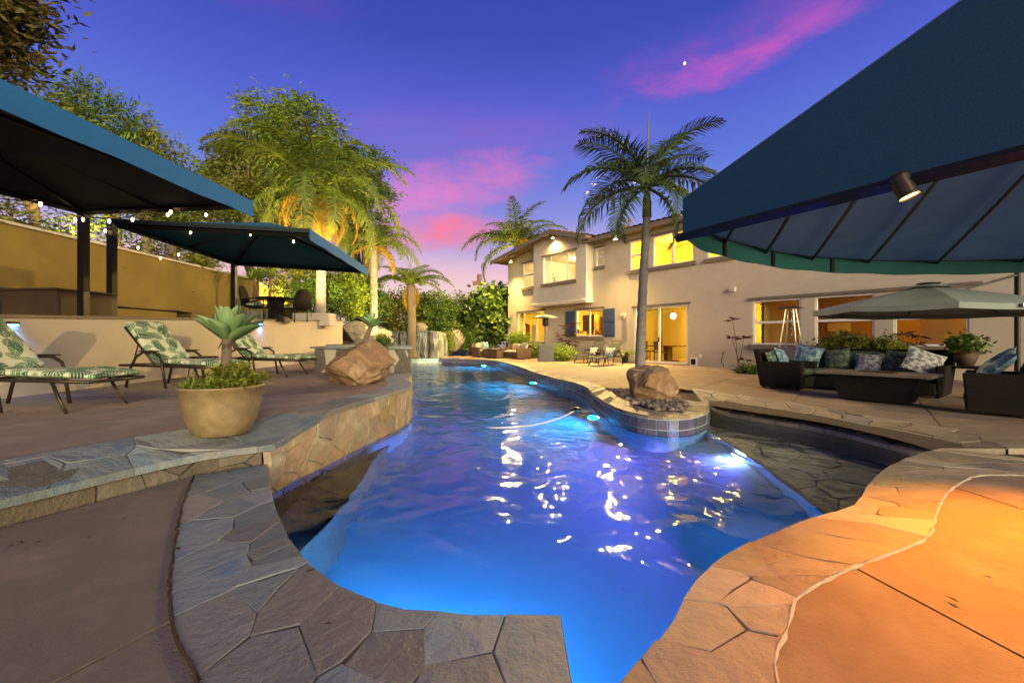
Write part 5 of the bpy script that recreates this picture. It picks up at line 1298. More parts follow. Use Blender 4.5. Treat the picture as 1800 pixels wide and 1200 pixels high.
string('string of warm bulbs crossing under the far canopy', [Q(185, 405, 7.9), Q(210, 397, 7.7), Q(295, 377, 8.0), Q(362, 377, 8.1), Q(440, 411, 8.6), Q(516, 424, 9.6), Q(564, 424, 10.2), Q(586, 438, 10.8)])
string('string of warm bulbs running down to the ochre wall', [Q(243, 435, 9.4), Q(282, 453, 9.8), Q(314, 447, 9.6), Q(324, 427, 9.2), Q(335, 408, 8.6)])
string('single string of bulbs along the near canopy front edge', [Q(186, 254, 5.1), Q(336, 310, 6.0), Q(428, 352, 6.35)])
for y_, wt in ((4.0, 22), (7.2, 22), (10.4, 22)):
    lamp('SPOT', 'bulb_light', (-7.6, y_, 3.0), wt, (1.0, .55, .05), (-10, y_ + .3, 2.4), 120, .8, .15)

# pool lights
def pool_light(label, loc, d_, watts, col=BLUE, glow=(.55, .62, 1.0), gs=30, cone=172):
    d_ = Vector(d_).normalized(); t_ = thing('pool_light', label, 'pool light', loc, 0, 'underwater pool lights')
    rm2 = d_.to_track_quat('Z', 'Y').to_matrix()
    def rr(mb): mb.v = [tuple(rm2 @ Vector(v)) for v in mb.v]; return mb
    rr(MB().lathe([(.13, -.03), (.13, .02), (.105, .035)], 20)).build('bezel', whiteplastic, t_); rr(MB().lathe([(.105, .03), (.07, .05), (.001, .06)], 20)).build('lens', emit('pool_lens_glow', glow, gs), t_, smooth=True)
    lamp('SPOT', 'pool_beam', Vector(loc) + d_ * .12, watts, col, Vector(loc) + d_ * 2, cone, .5, .10)
pool_light('bright underwater light on the wading shelf face', (2.84, 5.3, -.60), (-1, -.15, -.42), 360, (.26, .14, 1.0), (.85, .82, 1), 40, 128)
pool_light('underwater light below the far right coping', (.78, 13.5, -.46), (-1, -.35, 0), 250, (.0, .50, 1.0))
pool_light('underwater light at the far end of the pool', (-1.4, 22.0, -.5), (-.6, -1, 0), 260, (.0, .55, 1.0))
pool_light('underwater light under the near coping beside the camera', (-.60, 1.86, -.75), (.15, 1, -.02), 120, (.0, .36, 1.0))
pool_light('underwater light under the palm peninsula', (1.64, 8.0, -.75), (-1, -.1, 0), 150, (.0, .46, 1.0))
# pool cleaner hose and its head
mb = MB(); hp = catmull([P(1012, 721, ZW), P(983, 735, ZW), P(933, 748, ZW), P(866, 752, ZW), P(850, 752, ZW - .06)], 6)
ho = hp[0].copy(); hs_ = thing('cleaner_hose', 'white floating pool cleaner hose curving across the water', 'hose', ho)
mb.tube([p - ho for p in hp], .013, 7); mb.build('hose', whiteplastic, hs_, smooth=True)
MB().lathe([(.001, -.03), (.09, -.02), (.11, .02), (.05, .06), (.001, .06)], 12).build('float_head', blackmetal, hs_, smooth=True)

# ================================================================== planter bowl, moon, litter
bw = Vector((-2.62, 3.86, 0)); bw.z = deckz(bw) + .004
pot = thing('planter_bowl', 'tan glazed bowl planter with a tall agave at the pool corner', 'planter', bw)
pot.scale = (.94, .94, .97)
MB().lathe([(.001, 0), (.22, 0), (.24, .01), (.295, .15), (.33, .30), (.345, .42), (.355, .425), (.355, .445), (.328, .445), (.32, .40), (.001, .385)], 40).build('bowl', potm, pot, smooth=True)
MB().lathe([(.318, .40), (.2, .42), (.001, .43)], 20).build('potting_soil', soil, pot)
mo = D.meshes.new('moon'); bm = bmesh.new(); bmesh.ops.create_uvsphere(bm, u_segments=20, v_segments=12, radius=1.15); bm.to_mesh(mo); bm.free()
mo.materials.append(emit('moon_glow', (1, .97, 1), 3)); o = D.objects.new('moon', mo); link(o); o.location = Q(1203.5, 112, 400); o.rotation_euler = (0, 0, .4); o.scale = (.75, 1, 1.1)
tag(o, 'tiny bright moon in the purple sky above the palm', 'moon')
rg = random.Random(19); mb = MB()
for k in range(46):
    if k < 30: x, y, z = rg.uniform(-3.2, -.4), rg.uniform(1.1, 3.3), .006
    else: x, y, z = rg.uniform(.6, 4), rg.uniform(1.2, 3.2), .006
    p = Vector((x, y, 0))
    if k < 30 and y > ystep(x) - .1: z = deckz(p) + .01
    if -1.5 < x < .3 and y > 1.65 + abs(x) * .5: continue
    if x > .6 and y > 1.3 + (x - .6) * .55: continue
    a = rg.uniform(0, 6.3); l_ = rg.uniform(.012, .03); w_ = l_ * .35; c_, s_ = math.cos(a), math.sin(a)
    mb.add([(x + c_ * l_, y + s_ * l_, z), (x - s_ * w_, y + c_ * w_, z + .006), (x - c_ * l_, y - s_ * l_, z + .002), (x + s_ * w_, y - c_ * w_, z + .004)], [(0, 1, 2, 3)])
tag(mb.build('fallen_leaves', leaflitter), kind='stuff')

# garden uplights hidden among the planting: the glow on trunks and under the palm crowns
def uplight(label, loc, to, watts, size=80, col=(1, .70, .20)):
    t_ = thing('garden_uplight', label, 'garden light', loc, 0, 'garden uplights among the trees')
    d_ = (Vector(to) - Vector(loc)).normalized(); rm3 = d_.to_track_quat('Z', 'Y').to_matrix()
    def rr(mb): mb.v = [tuple(rm3 @ Vector(v)) for v in mb.v]; return mb
    rr(MB().lathe([(.001, -.1), (.05, -.1), (.06, .06), (.05, .06)], 12)).build('lamp_body', bronze, t_); rr(MB().lathe([(.05, .05), (.001, .055)], 12)).build('lens', emit('uplight_glow', (1, .75, .35), 12), t_)
    MB().tube([(0, 0, -.05), (0, 0, -.3)], .015, 5).build('spike', bronze, t_)
    lamp('SPOT', 'uplight_beam', Vector(loc) + d_ * .12, watts, col, to, size, .8, .06)
uplight('garden light aimed up at the tallest palm and the trees', (-6.4, 13.6, 2.1), (-7.6, 20.5, 8.5), 3600, 85)
uplight('garden light aimed at the rounded left tree', (-9.2, 16.9, 2.0), (-11.0, 19.5, 6.5), 1000, 95)
uplight('garden light between the pale boulders aimed at the straight-trunked palm', (-5.4, 18.6, .8), (-6.8, 22.5, 6), 1300, 95)
uplight('garden light behind the hedge aimed at the short palm', (-4.6, 21.6, .3), (-5.5, 23.6, 3.9), 260, 80)
uplight('garden light behind the ochre wall, left of the row', (-10.6, 4.4, 3.3), (-11.9, 8.5, 6.5), 700, 110)
uplight('garden light behind the ochre wall, right of the row', (-10.6, 10.0, 3.3), (-11.4, 13.0, 6), 700, 110)
uplight('garden light behind the house aimed at the roof palm', (-1.6, 30.2, 1.0), (.1, 33, 8.5), 4500, 70)
# ================================================================== plants
def frond_mesh(name, L, rise, droop, ll, ld, n, m_, seed, plume=.15, w_=.028):
    # rachis in the XZ plane from the origin; rise = start angle, droop = total bend
    rg = random.Random(seed); mb = MB(); pts = []; x = z = y = 0.; K = 14; side = rg.uniform(-.12, .12)
    for i in range(K + 1):
        pts.append(Vector((x, y, z))); a = rise - droop * (i / K) ** 1.25
        x += math.cos(a) * L / K; z += math.sin(a) * L / K; y += side * L / K * (i / K)
    mb.tube(pts, [.028 * (1 - .85 * i / K) * (L / 2.5) ** .5 + .004 for i in range(K + 1)], 4)
    c = Curve.__new__(Curve); c.p = pts; c.d = [0]
    for a, b_ in zip(pts, pts[1:]): c.d.append(c.d[-1] + (b_ - a).length)
    c.L = c.d[-1]
    for k in range(n):
        s_ = .14 + .86 * k / n; p = c(s_); tan = (c(min(1, s_ + .02)) - c(max(0, s_ - .02))).normalized()
        up = Vector((-tan.z, 0, tan.x)); prof = (math.sin(PI * (.12 + .86 * s_ ** .8)) ** .6) * (1 - .25 * s_)
        for sg in (-1, 1):
            l_ = ll * prof * rg.uniform(.82, 1.12); fwd = .35 + .5 * s_ + rg.uniform(-.12, .12)
            d0 = (Vector((0, sg, 0)) + tan * fwd + up * (rg.uniform(-plume, plume) + .12)).normalized()
            q0 = p; q1 = p + d0 * l_ * .5; d1 = (d0 - Vector((0, 0, ld * rg.uniform(.7, 1.3)))).normalized(); q2 = q1 + d1 * l_ * .5
            wd = tan * w_ * .5
            mb.add([q0 - wd * .6, q0 + wd * .6, q1 + wd, q1 - wd, q2], [(0, 1, 2, 3), (3, 2, 4)])
    me = D.meshes.new(name); me.from_pydata([tuple(v) for v in mb.v], [], mb.f); me.materials.append(m_); return me

FQ = [frond_mesh('frond', 1, .55, 1.9, .27, .9, 46, frondm, 1, .35, .016), frond_mesh('frond', 1, .75, 1.5, .27, .8, 46, frondm, 2, .35, .016), frond_mesh('frond', 1, .5, 2.3, .26, 1.2, 46, frondm, 3, .35, .016)]
FQY = [frond_mesh('frond', 1, .2, 1.9, .24, 1.6, 50, frondy, 4, .3, .018), frond_mesh('frond', 1, .3, 2.2, .24, 1.5, 50, frondy, 5, .3, .018)]
FK = [frond_mesh('frond', 1, .75, 1.7, .46, .6, 44, frondd, 6, .12, .019), frond_mesh('frond', 1, .95, 1.35, .46, .5, 44, frondd, 7, .12, .019), frond_mesh('frond', 1, .5, 1.7, .44, .9, 44, frondd, 8, .15, .019)]
FG = [frond_mesh('frond', 1, .6, 1.5, .30, .6, 34, frondm, 9, .15, .022), frond_mesh('frond', 1, .5, 2.0, .30, .9, 34, frondm, 10, .15, .022)]

def palm(label, base, top, r0, r1, fronds, srcs, L, seed, shaft=None, bend=.1, spear=True, bark=barkp, flare=1.5):
    rg = random.Random(seed); base = Vector(base); top = Vector(top); d_ = top - base
    t_ = thing('palm_tree', label, 'palm tree', base)
    n = 26; pts, rs = [], []
    for i in range(n + 1):
        q = i / n; p = d_ * q + Vector((bend * math.sin(PI * q), 0, 0)); pts.append(p)
        rs.append((r0 + (r1 - r0) * q) * (1 + (flare - 1) * max(0, 1 - q * 7)) * (1.05 if i % 2 else .98))
    MB().tube(pts, rs, 12).build('trunk', bark, t_, smooth=True)
    if shaft:
        MB().tube([d_, d_ + Vector((0, 0, shaft * .5)), d_ + Vector((0, 0, shaft))], [r1 * 1.25, r1 * 1.15, r1 * .55], 12).build('crownshaft', shaftm, t_, smooth=True)
    hub = d_ + Vector((0, 0, shaft or 0))
    for (az, pitch, ln, src) in fronds:
        me = srcs[src % len(srcs)]
        o = inst(me, t_, 'frond', hub + Vector((0, 0, rg.uniform(-.08, .05))), (rg.uniform(-.25, .25), -pitch, az), (L * ln,) * 3)
    if spear: MB().tube([hub, hub + Vector((.02, .0, L * .45)), hub + Vector((.05, 0, L * .85))], [.03, .022, .004], 5).build('spear_leaf', shaftm, t_)
    return t_
def ring(n, pitch, ln, src, off=0., jit=.3, seed=1):
    rg = random.Random(seed); return [(2 * PI * k / n + off + rg.uniform(-jit, jit), pitch + rg.uniform(-.15, .15), ln * rg.uniform(.85, 1.1), src if src is not None else rg.randrange(3)) for k in range(n)]

# king palm on the peninsula
kb = Vector((2.57, 8.62, -.02)); kt = Q(1137, 382, 8.55)
kfr = [(R(35), .45, 1.0, 1), (R(-25), .25, 1.0, 1), (R(175), .30, 1.0, 1), (R(60), -.10, 1.0, 1), (R(20), .1, 1.05, 1), (R(-5), -.35, .95, 0), (R(-40), -.6, .85, 2), (R(185), -.15, 1.05, 0), (R(200), .05, .95, 1), (R(165), -.45, 1.05, 2), (R(215), -.75, .85, 2), (R(250), -.35, .8, 0),
       (R(290), -.5, .75, 2), (R(100), .15, .9, 1), (R(130), -.1, .9, 0), (R(330), -.25, .9, 0), (R(-15), -1.05, .8, 2), (R(190), -1.0, .75, 2), (R(45), .35, .8, 1)]
palm('slender palm with grey trunk rising behind the brown boulder on the peninsula', kb, kt, .105, .075, kfr, FK, 1.85, 3, shaft=.62, bend=-.02, flare=1.9)
# queen palms on the left
qa = Q(560, 338, 16.5)
fr = ring(9, .55, 1.0, None, .3, .3, 5) + ring(9, .05, 1.05, None, .1, .3, 6) + ring(8, -.45, .95, 2, .2, .3, 7)
pa = palm('tallest palm on the left with hanging yellow fronds under its crown', (qa.x, qa.y, .6), qa, .20, .16, fr, FQ, 4.1, 5, bend=.1)
rg = random.Random(3)
for k in range(9): inst(FQY[k % 2], pa, 'dry_frond', qa - Vector((qa.x, qa.y, .6)) + Vector((0, 0, -.05)), (rg.uniform(-.3, .3), .55 + rg.uniform(-.2, .3), 2 * PI * k / 9 + rg.uniform(-.2, .2)), (2.6 * rg.uniform(.8, 1.1),) * 3)
qb = Q(657, 432, 20)
pb2 = palm('palm with pale straight trunk behind the pinkish boulders', (qb.x, qb.y, 0), qb, .21, .15, ring(8, .45, 1, None, 0, .3, 8) + ring(8, -.1, 1, None, .3, .3, 9), FQ, 2.7, 6, bend=.0)
for k in range(4): inst(FQY[k % 2], pb2, 'dry_frond', qb - Vector((qb.x, qb.y, 0)), (rg.uniform(-.3, .3), .4, -.4 + 1.3 * k), (2.0,) * 3)
qc = Q(722, 500, 23.5)
pc = palm('short stout palm above the hedge left of the sunset', (qc.x, qc.y, 0), qc, .26, .22, ring(6, .6, .9, None, .4, .3, 11) + ring(7, .1, 1.05, None, 0, .3, 10) + [(R(-5), -.05, 1.15, 0), (R(180), -.05, 1.1, 0), (R(-20), -.35, 1, 2), (R(200), .2, 1, 1)], FG, 2.35, 7, bend=.05, bark=barkm)
inst(FQY[0], pc, 'dry_frond', qc - Vector((qc.x, qc.y, 0)), (0, .7, 2.4), (1.7,) * 3); inst(FQY[1], pc, 'dry_frond', qc - Vector((qc.x, qc.y, 0)), (0, .6, 1.2), (1.6,) * 3)
qd = Q(908, 432, 33)
pd = palm('palm standing behind the left end of the house roof', (qd.x, qd.y, 0), qd, .26, .2, ring(7, .7, 1, None, .2, .3, 13) + ring(8, .1, 1.1, None, .5, .3, 14) + [(R(180), .15, 1.25, 0), (R(175), -.5, 1.2, 2), (R(5), .2, 1.2, 0)], FQ, 4.0, 8, bend=.1)
for k in range(6): inst(FQY[k % 2], pd, 'dry_frond', qd - Vector((qd.x, qd.y, 0)) + Vector((0, 0, .4)), (0, .15, -1.2 + .5 * k), (2.6,) * 3)

def add_leaf(mb, p, ln, wd, rg, up=.25):
    a = rg.uniform(0, 2 * PI); e = rg.uniform(-.9, .7) + up
    d_ = Vector((math.cos(a) * math.cos(e), math.sin(a) * math.cos(e), math.sin(e))); s_ = d_.cross(Vector((rg.gauss(0, 1), rg.gauss(0, 1), rg.gauss(0, 1)))); s_ = s_.normalized() if s_.length > 1e-4 else d_.orthogonal()
    l_ = ln * rg.uniform(.7, 1.3); m_ = p + d_ * l_ * .45; mb.add([p, m_ + s_ * wd * l_ * .5, p + d_ * l_, m_ - s_ * wd * l_ * .5], [(0, 1, 2, 3)])
def foliage(mb, blobs, clumps, per, cr, ln, wd, seed, up=.25, shell=.55):
    rg = random.Random(seed); centers = []
    vol = [b_[1][0] * b_[1][1] * b_[1][2] for b_ in blobs]; tv = sum(vol)
    for (c, r_), v in zip(blobs, vol):
        for k in range(max(2, int(clumps * v / tv))):
            while True:
                d_ = Vector((rg.uniform(-1, 1), rg.uniform(-1, 1), rg.uniform(-1, 1)))
                if .05 < d_.length < 1: break
            d_ = d_.normalized() * (shell + (1 - shell) * rg.random() ** .7) * rg.uniform(.85, 1.08)
            q = Vector((c[0] + d_.x * r_[0], c[1] + d_.y * r_[1], c[2] + d_.z * r_[2])); centers.append(q); k_ = cr * rg.uniform(.6, 1.35)
            for i in range(int(per * rg.uniform(.6, 1.3))):
                add_leaf(mb, q + Vector((rg.gauss(0, .5), rg.gauss(0, .5), rg.gauss(0, .36))) * k_, ln, wd, rg, up)
    return centers
def tree(label, base, th, r0, blobs, clumps, per, cr, ln, wd, m_, seed, cat='tree', name='tree', group=None, lean=0, limbs=14, up=.2, shell=.5):
    base = Vector(base); t_ = thing(name, label, cat, base, 0, group); rg = random.Random(seed + 9)
    mb = MB(); cs = foliage(mb, blobs, clumps, per, cr, ln, wd, seed, up, shell); mb.build('crown', m_, t_)
    mb = MB(); fork = Vector((lean, 0, th))
    mb.tube([(0, 0, -.2), (lean * .3, .03, th * .4), fork], [r0 * 1.3, r0, r0 * .8], 9)
    for c in rg.sample(cs, min(limbs, len(cs))):
        m1 = fork.lerp(c, .5) + Vector((rg.uniform(-.2, .2), rg.uniform(-.2, .2), rg.uniform(-.1, .3))) * min(1, th * .3)
        mb.tube([fork - Vector((0, 0, th * rg.uniform(0, .3))), m1, c], [r0 * .55, r0 * .3, r0 * .1], 5)
    mb.build('trunk', barkm, t_, smooth=True)
    return t_
def blob(px, py, Y, rx, ry, base, rd=None):         # photo ellipse (pixels) at distance Y, relative to base
    c = Q(px, py, Y) - Vector(base); k = Y / F; return ((c.x, c.y, c.z), (rx * k, (rd or min(rx, ry)) * k, ry * k))

b0 = (Q(520, 500, 22).x, 22, 1.0)
tree('tallest feathery light green tree behind the queen palm', b0, 4.2, .24, [blob(478, 205, 22, 62, 42, b0), blob(535, 240, 22, 75, 60, b0), blob(450, 262, 22, 55, 50, b0), blob(560, 310, 22, 85, 60, b0), blob(490, 330, 22, 75, 60, b0)], 270, 95, .62, .24, .30, leafm, 31)
b0 = (Q(440, 500, 19).x, 19, 2.0)
tree('rounded lighter green tree at the left of the tree group', b0, 2.6, .17, [blob(420, 270, 19, 38, 34, b0), blob(395, 310, 19, 28, 34, b0), blob(440, 350, 19, 66, 48, b0), blob(400, 375, 19, 45, 30, b0)], 150, 90, .52, .21, .32, leafy, 33)
b0 = (Q(640, 520, 24).x, 24, .4)
tree('open dark green tree on the right side of the tree group', b0, 3.4, .2, [blob(630, 300, 24, 50, 45, b0), blob(665, 350, 24, 32, 40, b0), blob(630, 395, 24, 60, 50, b0), blob(590, 300, 24, 50, 60, b0)], 150, 80, .55, .24, .32, leafd, 35)
# row of upright trees behind the ochre wall
for k, (px, py, Y, rx, ry, lab) in enumerate(((60, 190, 10.6, 75, 60, 'shaggy tree behind the near canopy at the far left'), (150, 190, 11.4, 45, 62, 'upright dark green tree above the near canopy, spiky top'), (205, 215, 12.0, 38, 60, 'narrow upright tree above the middle of the near canopy'),
        (258, 245, 12.6, 40, 52, 'olive green tree above the canopy with ragged crown'), (303, 275, 13.6, 32, 42, 'thin small-leaved tree at the right end of the row'), (365, 330, 14.5, 32, 32, 'low round tree above the corner of the near canopy'))):
    b0 = (Q(px, py, Y).x, Y, 2.6)
    bl = [blob(px, py + 20, Y, rx, ry, b0), blob(px - 10, py + 90, Y, rx * 1.1, 60, b0)]
    tp_ = tree(lab, b0, 2.0, .12, bl, 85, 60, .45, .17, .24, (leafy, leafd, leafd, leafy, leafm, leafy)[k], 50 + k, group='trees behind the ochre wall', up=.7 if k in (1, 2, 3) else .2)
# hedge greenery seen between the canopy and the ochre wall
for k, (x, y, z, r_) in enumerate(((-11.6, 2.5, 4.0, 1.5), (-11.8, 5.5, 4.0, 1.6), (-11.7, 8.6, 4.1, 1.6), (-11.8, 11.6, 4.1, 1.5), (-11.8, 14.2, 3.9, 1.4))):
    mb = MB(); t_ = thing('shrub', ['bushy shrub leaning over the ochre wall at the far left edge', 'bushy shrub over the ochre wall behind the brown box', 'bushy shrub over the ochre wall right of the twin posts', 'bushy shrub over the ochre wall under the far canopy', 'bushy shrub over the end of the ochre wall behind the single post'][k], 'shrub', (x, y, 2.3), 0, 'shrubs above the ochre wall')
    foliage(mb, [((.2, 0, z - 2.3 - .5), (1.5, r_, .95))], 60, 70, .5, .15, .32, 60 + k); mb.build('foliage', leafd if k % 2 else leafy, t_)
    MB().tube([(0, 0, -.2), (.1, 0, 1.0)], [.08, .05], 6).build('stem', barkm, t_)
# overhanging branch at the top left corner
b0 = (-6.6, 4.2, 1.4)
tree('yellow brown tree hanging into the top left corner of the photo', b0, 3.2, .16, [blob(-30, 40, 4.4, 70, 70, b0), blob(30, 10, 4.4, 50, 30, b0), blob(-10, 95, 4.5, 30, 40, b0), blob(110, -22, 4.4, 55, 14, b0)], 95, 60, .22, .10, .34, mat('leaf_autumn', (.11, .09, .018), (.075, .08, .02), .6, .5, island=.5, trans=.25), 71, shell=.2)

def shrub(label, px, py_base, Y, w_, h_, m_, seed, ln=.14, wd=.42, z=0., clumps=70, per=70, name='shrub', stems=4, cr=.4, d_=None, group=None, up=.25):
    k = Y / F; x = (px - 900) * k; t_ = thing(name, label, 'shrub', (x, Y, z), 0, group)
    zb = EYE - (py_base - HY) * k - z; H_ = h_ * k; W2 = w_ * k / 2; mb = MB()
    foliage(mb, [((0, 0, zb + H_ * .55), (W2, d_ or W2 * .8, H_ * .5))], clumps, per, cr, ln, wd, seed, up, .35); mb.build('foliage', m_, t_)
    mb = MB(); rg = random.Random(seed)
    for i in range(stems): mb.tube([(rg.uniform(-.1, .1), rg.uniform(-.1, .1), min(zb, 0) - .15), (rg.uniform(-.4, .4) * W2, 0, zb + H_ * .6)], [.03, .012], 5)
    mb.build('stem', barkm, t_); return t_
shrub('dense olive shrub behind the terrace table', 520, 560, 18.5, 150, 105, leafy, 81, z=1.2, clumps=110)
shrub('dark green bush above the beige trough planter', 560, 555, 17.6, 90, 62, leafd, 82, z=1.4, clumps=80)
shrub('bright leafy bush at the end of the cream wall', 605, 580, 19.5, 85, 110, leafm, 83, z=.4, clumps=110)
shrub('dark green bush behind the pale boulders', 640, 580, 22.5, 90, 90, leafd, 84, clumps=90, ln=.18)
shrub('wide hedge bush behind the left half of the waterfall', 705, 600, 27, 110, 88, leafy, 85, clumps=130, ln=.2, cr=.5)
shrub('wide hedge bush behind the right half of the waterfall', 765, 600, 27.5, 95, 82, leafd, 86, clumps=120, ln=.2, cr=.5)
shrub('thin pale shrub in front of the distant cottage', 800, 612, 30, 55, 95, leafy, 87, clumps=50, per=50, ln=.2, cr=.45)
shrub('yellow green low shrub right of the waterfall', 783, 618, 26.5, 24, 32, leafm, 88, clumps=30, ln=.12)
shrub('low dark shrub beside the grey leaning boulder', 822, 618, 27.5, 36, 34, leafd, 89, clumps=36, ln=.14)
shrub('tall bush with big round glossy leaves at the house corner', 862, 622, 28.6, 85, 118, leafb, 90, ln=.36, wd=.55, clumps=150, per=44, cr=.55)
shrub('tall leafy bush left of the big-leaved bush', 838, 622, 29.5, 50, 90, leafd, 91, ln=.28, wd=.5, clumps=80, per=50, cr=.5)
shrub('small round bush by the lower left window', 912, 610, 25.3, 28, 24, leafm, 92, clumps=40, ln=.13)
shrub('low bush between the far sofa and the mushroom heater', 938, 628, 24.2, 30, 20, leafm, 93, clumps=36, ln=.12)
shrub('low plant at the foot of the left sling lounger', 988, 632, 21.2, 40, 18, leafm, 94, clumps=36, ln=.12)
shrub('yellow-lit bush behind the middle of the dark sofa', 1490, 625, 11.9, 78, 34, leafy, 95, clumps=70, ln=.12, cr=.22, per=40)
shrub('small yellow-lit bush behind the right part of the sofa', 1552, 625, 11.6, 60, 26, leafy, 96, clumps=50, ln=.11, cr=.2, per=40)
shrub('low green plants at the foot of the wall left of the armchair', 1318, 660, 13.6, 40, 12, leafd, 97, clumps=30, ln=.1, cr=.2)
def whip(label, px, Y, stems, m_, seed, ln=.22, zt=0):
    k = Y / F; t_ = thing('tall_plant', label, 'plant', ((px - 900) * k, Y, 0)); rg = random.Random(seed); mb = MB(); lf = MB()
    for (dx, tx, ty) in stems:
        x1 = (tx - px) * k; z1 = EYE - (ty - HY) * k; mb.tube([(dx, 0, -.03), (dx * .5 + x1 * .5 + .04, .02, z1 * .5), (x1, 0, z1)], [.016, .014, .01], 5)
        for i in range(9):
            a = 2 * PI * i / 9 + rg.uniform(-.3, .3); d_ = Vector((math.cos(a), math.sin(a) * .6, rg.uniform(-.1, .5))).normalized(); s_ = Vector((-d_.y, d_.x, 0)).normalized(); p = Vector((x1, 0, z1)); l_ = ln * rg.uniform(.7, 1.2)
            lf.add([p, p + d_ * l_ * .5 + s_ * l_ * .17 + Vector((0, 0, .02)), p + d_ * l_ - Vector((0, 0, .05)), p + d_ * l_ * .5 - s_ * l_ * .17 + Vector((0, 0, .02))], [(0, 1, 2, 3)])
    mb.build('stem', barkm, t_); lf.build('foliage', m_, t_)
whip('three-stemmed dark red plant against the blank house wall', 1298, 15.0, ((0, 1288, 563), (.06, 1287, 595), (-.05, 1307, 595), (.1, 1308, 633)), leafr, 5, ln=.33)
whip('thin red-leaved plant in front of the rightmost window', 1592, 11.5, ((0, 1588, 588), (.1, 1614, 592), (.14, 1613, 606)), leafr, 6, ln=.28)
whip('bronze-leaved plant rising by the kitchen window', 996, 22.0, ((0, 996, 575), (.1, 1001, 590), (-.1, 990, 600), (.15, 1003, 606), (-.12, 986, 590)), leafr, 7, ln=.45)
whip('bronze-leaved plant climbing left of the blue shutter', 1010, 21.9, ((0, 1012, 570), (.1, 1016, 585), (-.1, 1006, 600)), leafr, 8, ln=.45)
# potted palmlet by the sliding door
q = P(1099, 637)
pp = thing('potted_plant', 'leafy plant in a black pot left of the sliding door', 'potted plant', (q.x, q.y, -.008))
MB().lathe([(.001, 0), (.13, 0), (.16, .32), (.14, .32), (.001, .28)], 14).build('pot', black, pp, smooth=True)
for k in range(11): inst(FG[k % 2], pp, 'frond', (0, 0, .3), (0, -.35 + .1 * (k % 3), k * 2.4), (.75,) * 3)
q = Q(1668, 645, 8.0)
pp = thing('potted_plant', 'dark bushy plant in a round pot on the pedestal table', 'potted plant', (8.45, 7.95, .60))
MB().lathe([(.001, 0), (.11, 0), (.17, .16), (.15, .26), (.13, .26), (.001, .22)], 16).build('pot', brownbox, pp, smooth=True)
mb = MB(); foliage(mb, [((0, 0, .38), (.22, .22, .15))], 26, 40, .12, .08, .5, 98); mb.build('foliage', leafd, pp)
# spiky potted plants at the end of the ochre wall
SPK = MB(); rg = random.Random(12)
for i in range(46):
    a, e = rg.uniform(0, 2 * PI), rg.uniform(-.25, 1.35); d_ = Vector((math.cos(a) * math.cos(e), math.sin(a) * math.cos(e), math.sin(e))); s_ = Vector((-d_.y, d_.x, 0)).normalized() * .022; l_ = rg.uniform(.5, .75)
    SPK.add([-s_, s_, d_ * l_ * .5 + s_ * 1.2, d_ * l_ * .5 - s_ * 1.2, d_ * l_ - Vector((0, 0, .05))], [(0, 1, 2, 3), (3, 2, 4)])
spk = None
for lab, px, py, Y, s_ in (('left spiky potted plant behind the wicker chair', 440, 492, 14.8, .9), ('middle spiky plant with two heads above the terrace wall', 452, 490, 15.4, 1.0), ('right spiky plant on a tall thin stem near the trees', 474, 486, 15.8, 1.15)):
    p = Q(px, py, Y); t_ = thing('spiky_plant', lab, 'plant', (p.x, p.y, 1.65), 0, 'spiky plants on the terrace')
    h_ = p.z - 1.65; MB().tube([(0, 0, .2), (.03, 0, h_)], [.05, .04], 7).build('stem', barkm, t_); MB().lathe([(.001, 0), (.2, 0), (.24, .42), (.21, .42), (.001, .38)], 14).build('pot', greybox, t_)
    if spk is None: o = SPK.build('rosette', leafm, t_); spk = o.data; o.location = (.03, 0, h_); o.scale = (s_,) * 3
    else: inst(spk, t_, 'rosette', (.03, 0, h_), (0, 0, s_ * 5), s_)

# agaves
def agave_leaf(L, W_, curl):
    mb = MB(); g = []; K = 9
    for i in range(K + 1):
        q = i / K; w_ = W_ * (math.sin(PI * min(1, (.18 + .82 * q)) ** 1.0) ** .75 if q < 1 else 0) * (.6 + .5 * q if q < .5 else 1.0 - .15 * (q - .5)); x = L * q; z = curl * L * (q ** 2)
        w_ = max(w_, .001); th = .016 * (1 - q) + .002
        g.append([(x, -w_ / 2, z + w_ * .28), (x, 0, z), (x, w_ / 2, z + w_ * .28), (x, 0, z - th - .2 * w_ * (1 - q)), (x, -w_ / 2, z + w_ * .28)])
    mb.sheet(g); me = D.meshes.new('leaf'); me.from_pydata([tuple(v) for v in mb.v], [], mb.f); me.materials.append(agavem); me.polygons.foreach_set('use_smooth', [True] * len(me.polygons)); return me
AL = [agave_leaf(.34, .155, -.10), agave_leaf(.34, .145, .10), agave_leaf(.30, .12, .12)]
def agave(t_, hub, n, sc, seed):
    rg = random.Random(seed)
    for k in range(n):
        q = k / n; pitch = .42 + 1.05 * q ** .8 + rg.uniform(-.08, .08); inst(AL[0 if q < .45 else 1 if q < .75 else 2], t_, 'leaf', hub + Vector((0, 0, .03 * q)), (rg.uniform(-.1, .1), -pitch, k * 2.399 + rg.uniform(-.1, .1)), sc * (1.05 - .25 * q))
ag = thing('agave', 'large pale green agave on a thick stem in the tan bowl', 'agave', bw + Vector((.02, .02, .41)))
hub = Q(402, 598, 3.9) - (bw + Vector((.02, .02, .41)))
MB().tube([(0, 0, 0), (-.02, 0, .10), (hub.x * .4, 0, hub.z * .55), (hub.x, 0, hub.z + .02)], [.05, .05, .042, .038], 12).build('stem', mat('agave_stem', (.12, .09, .07), (.18, .14, .11), 6, .8, .8, 20, stretch=(1, 1, 6)), ag, smooth=True)
mb = MB(); rg = random.Random(6)
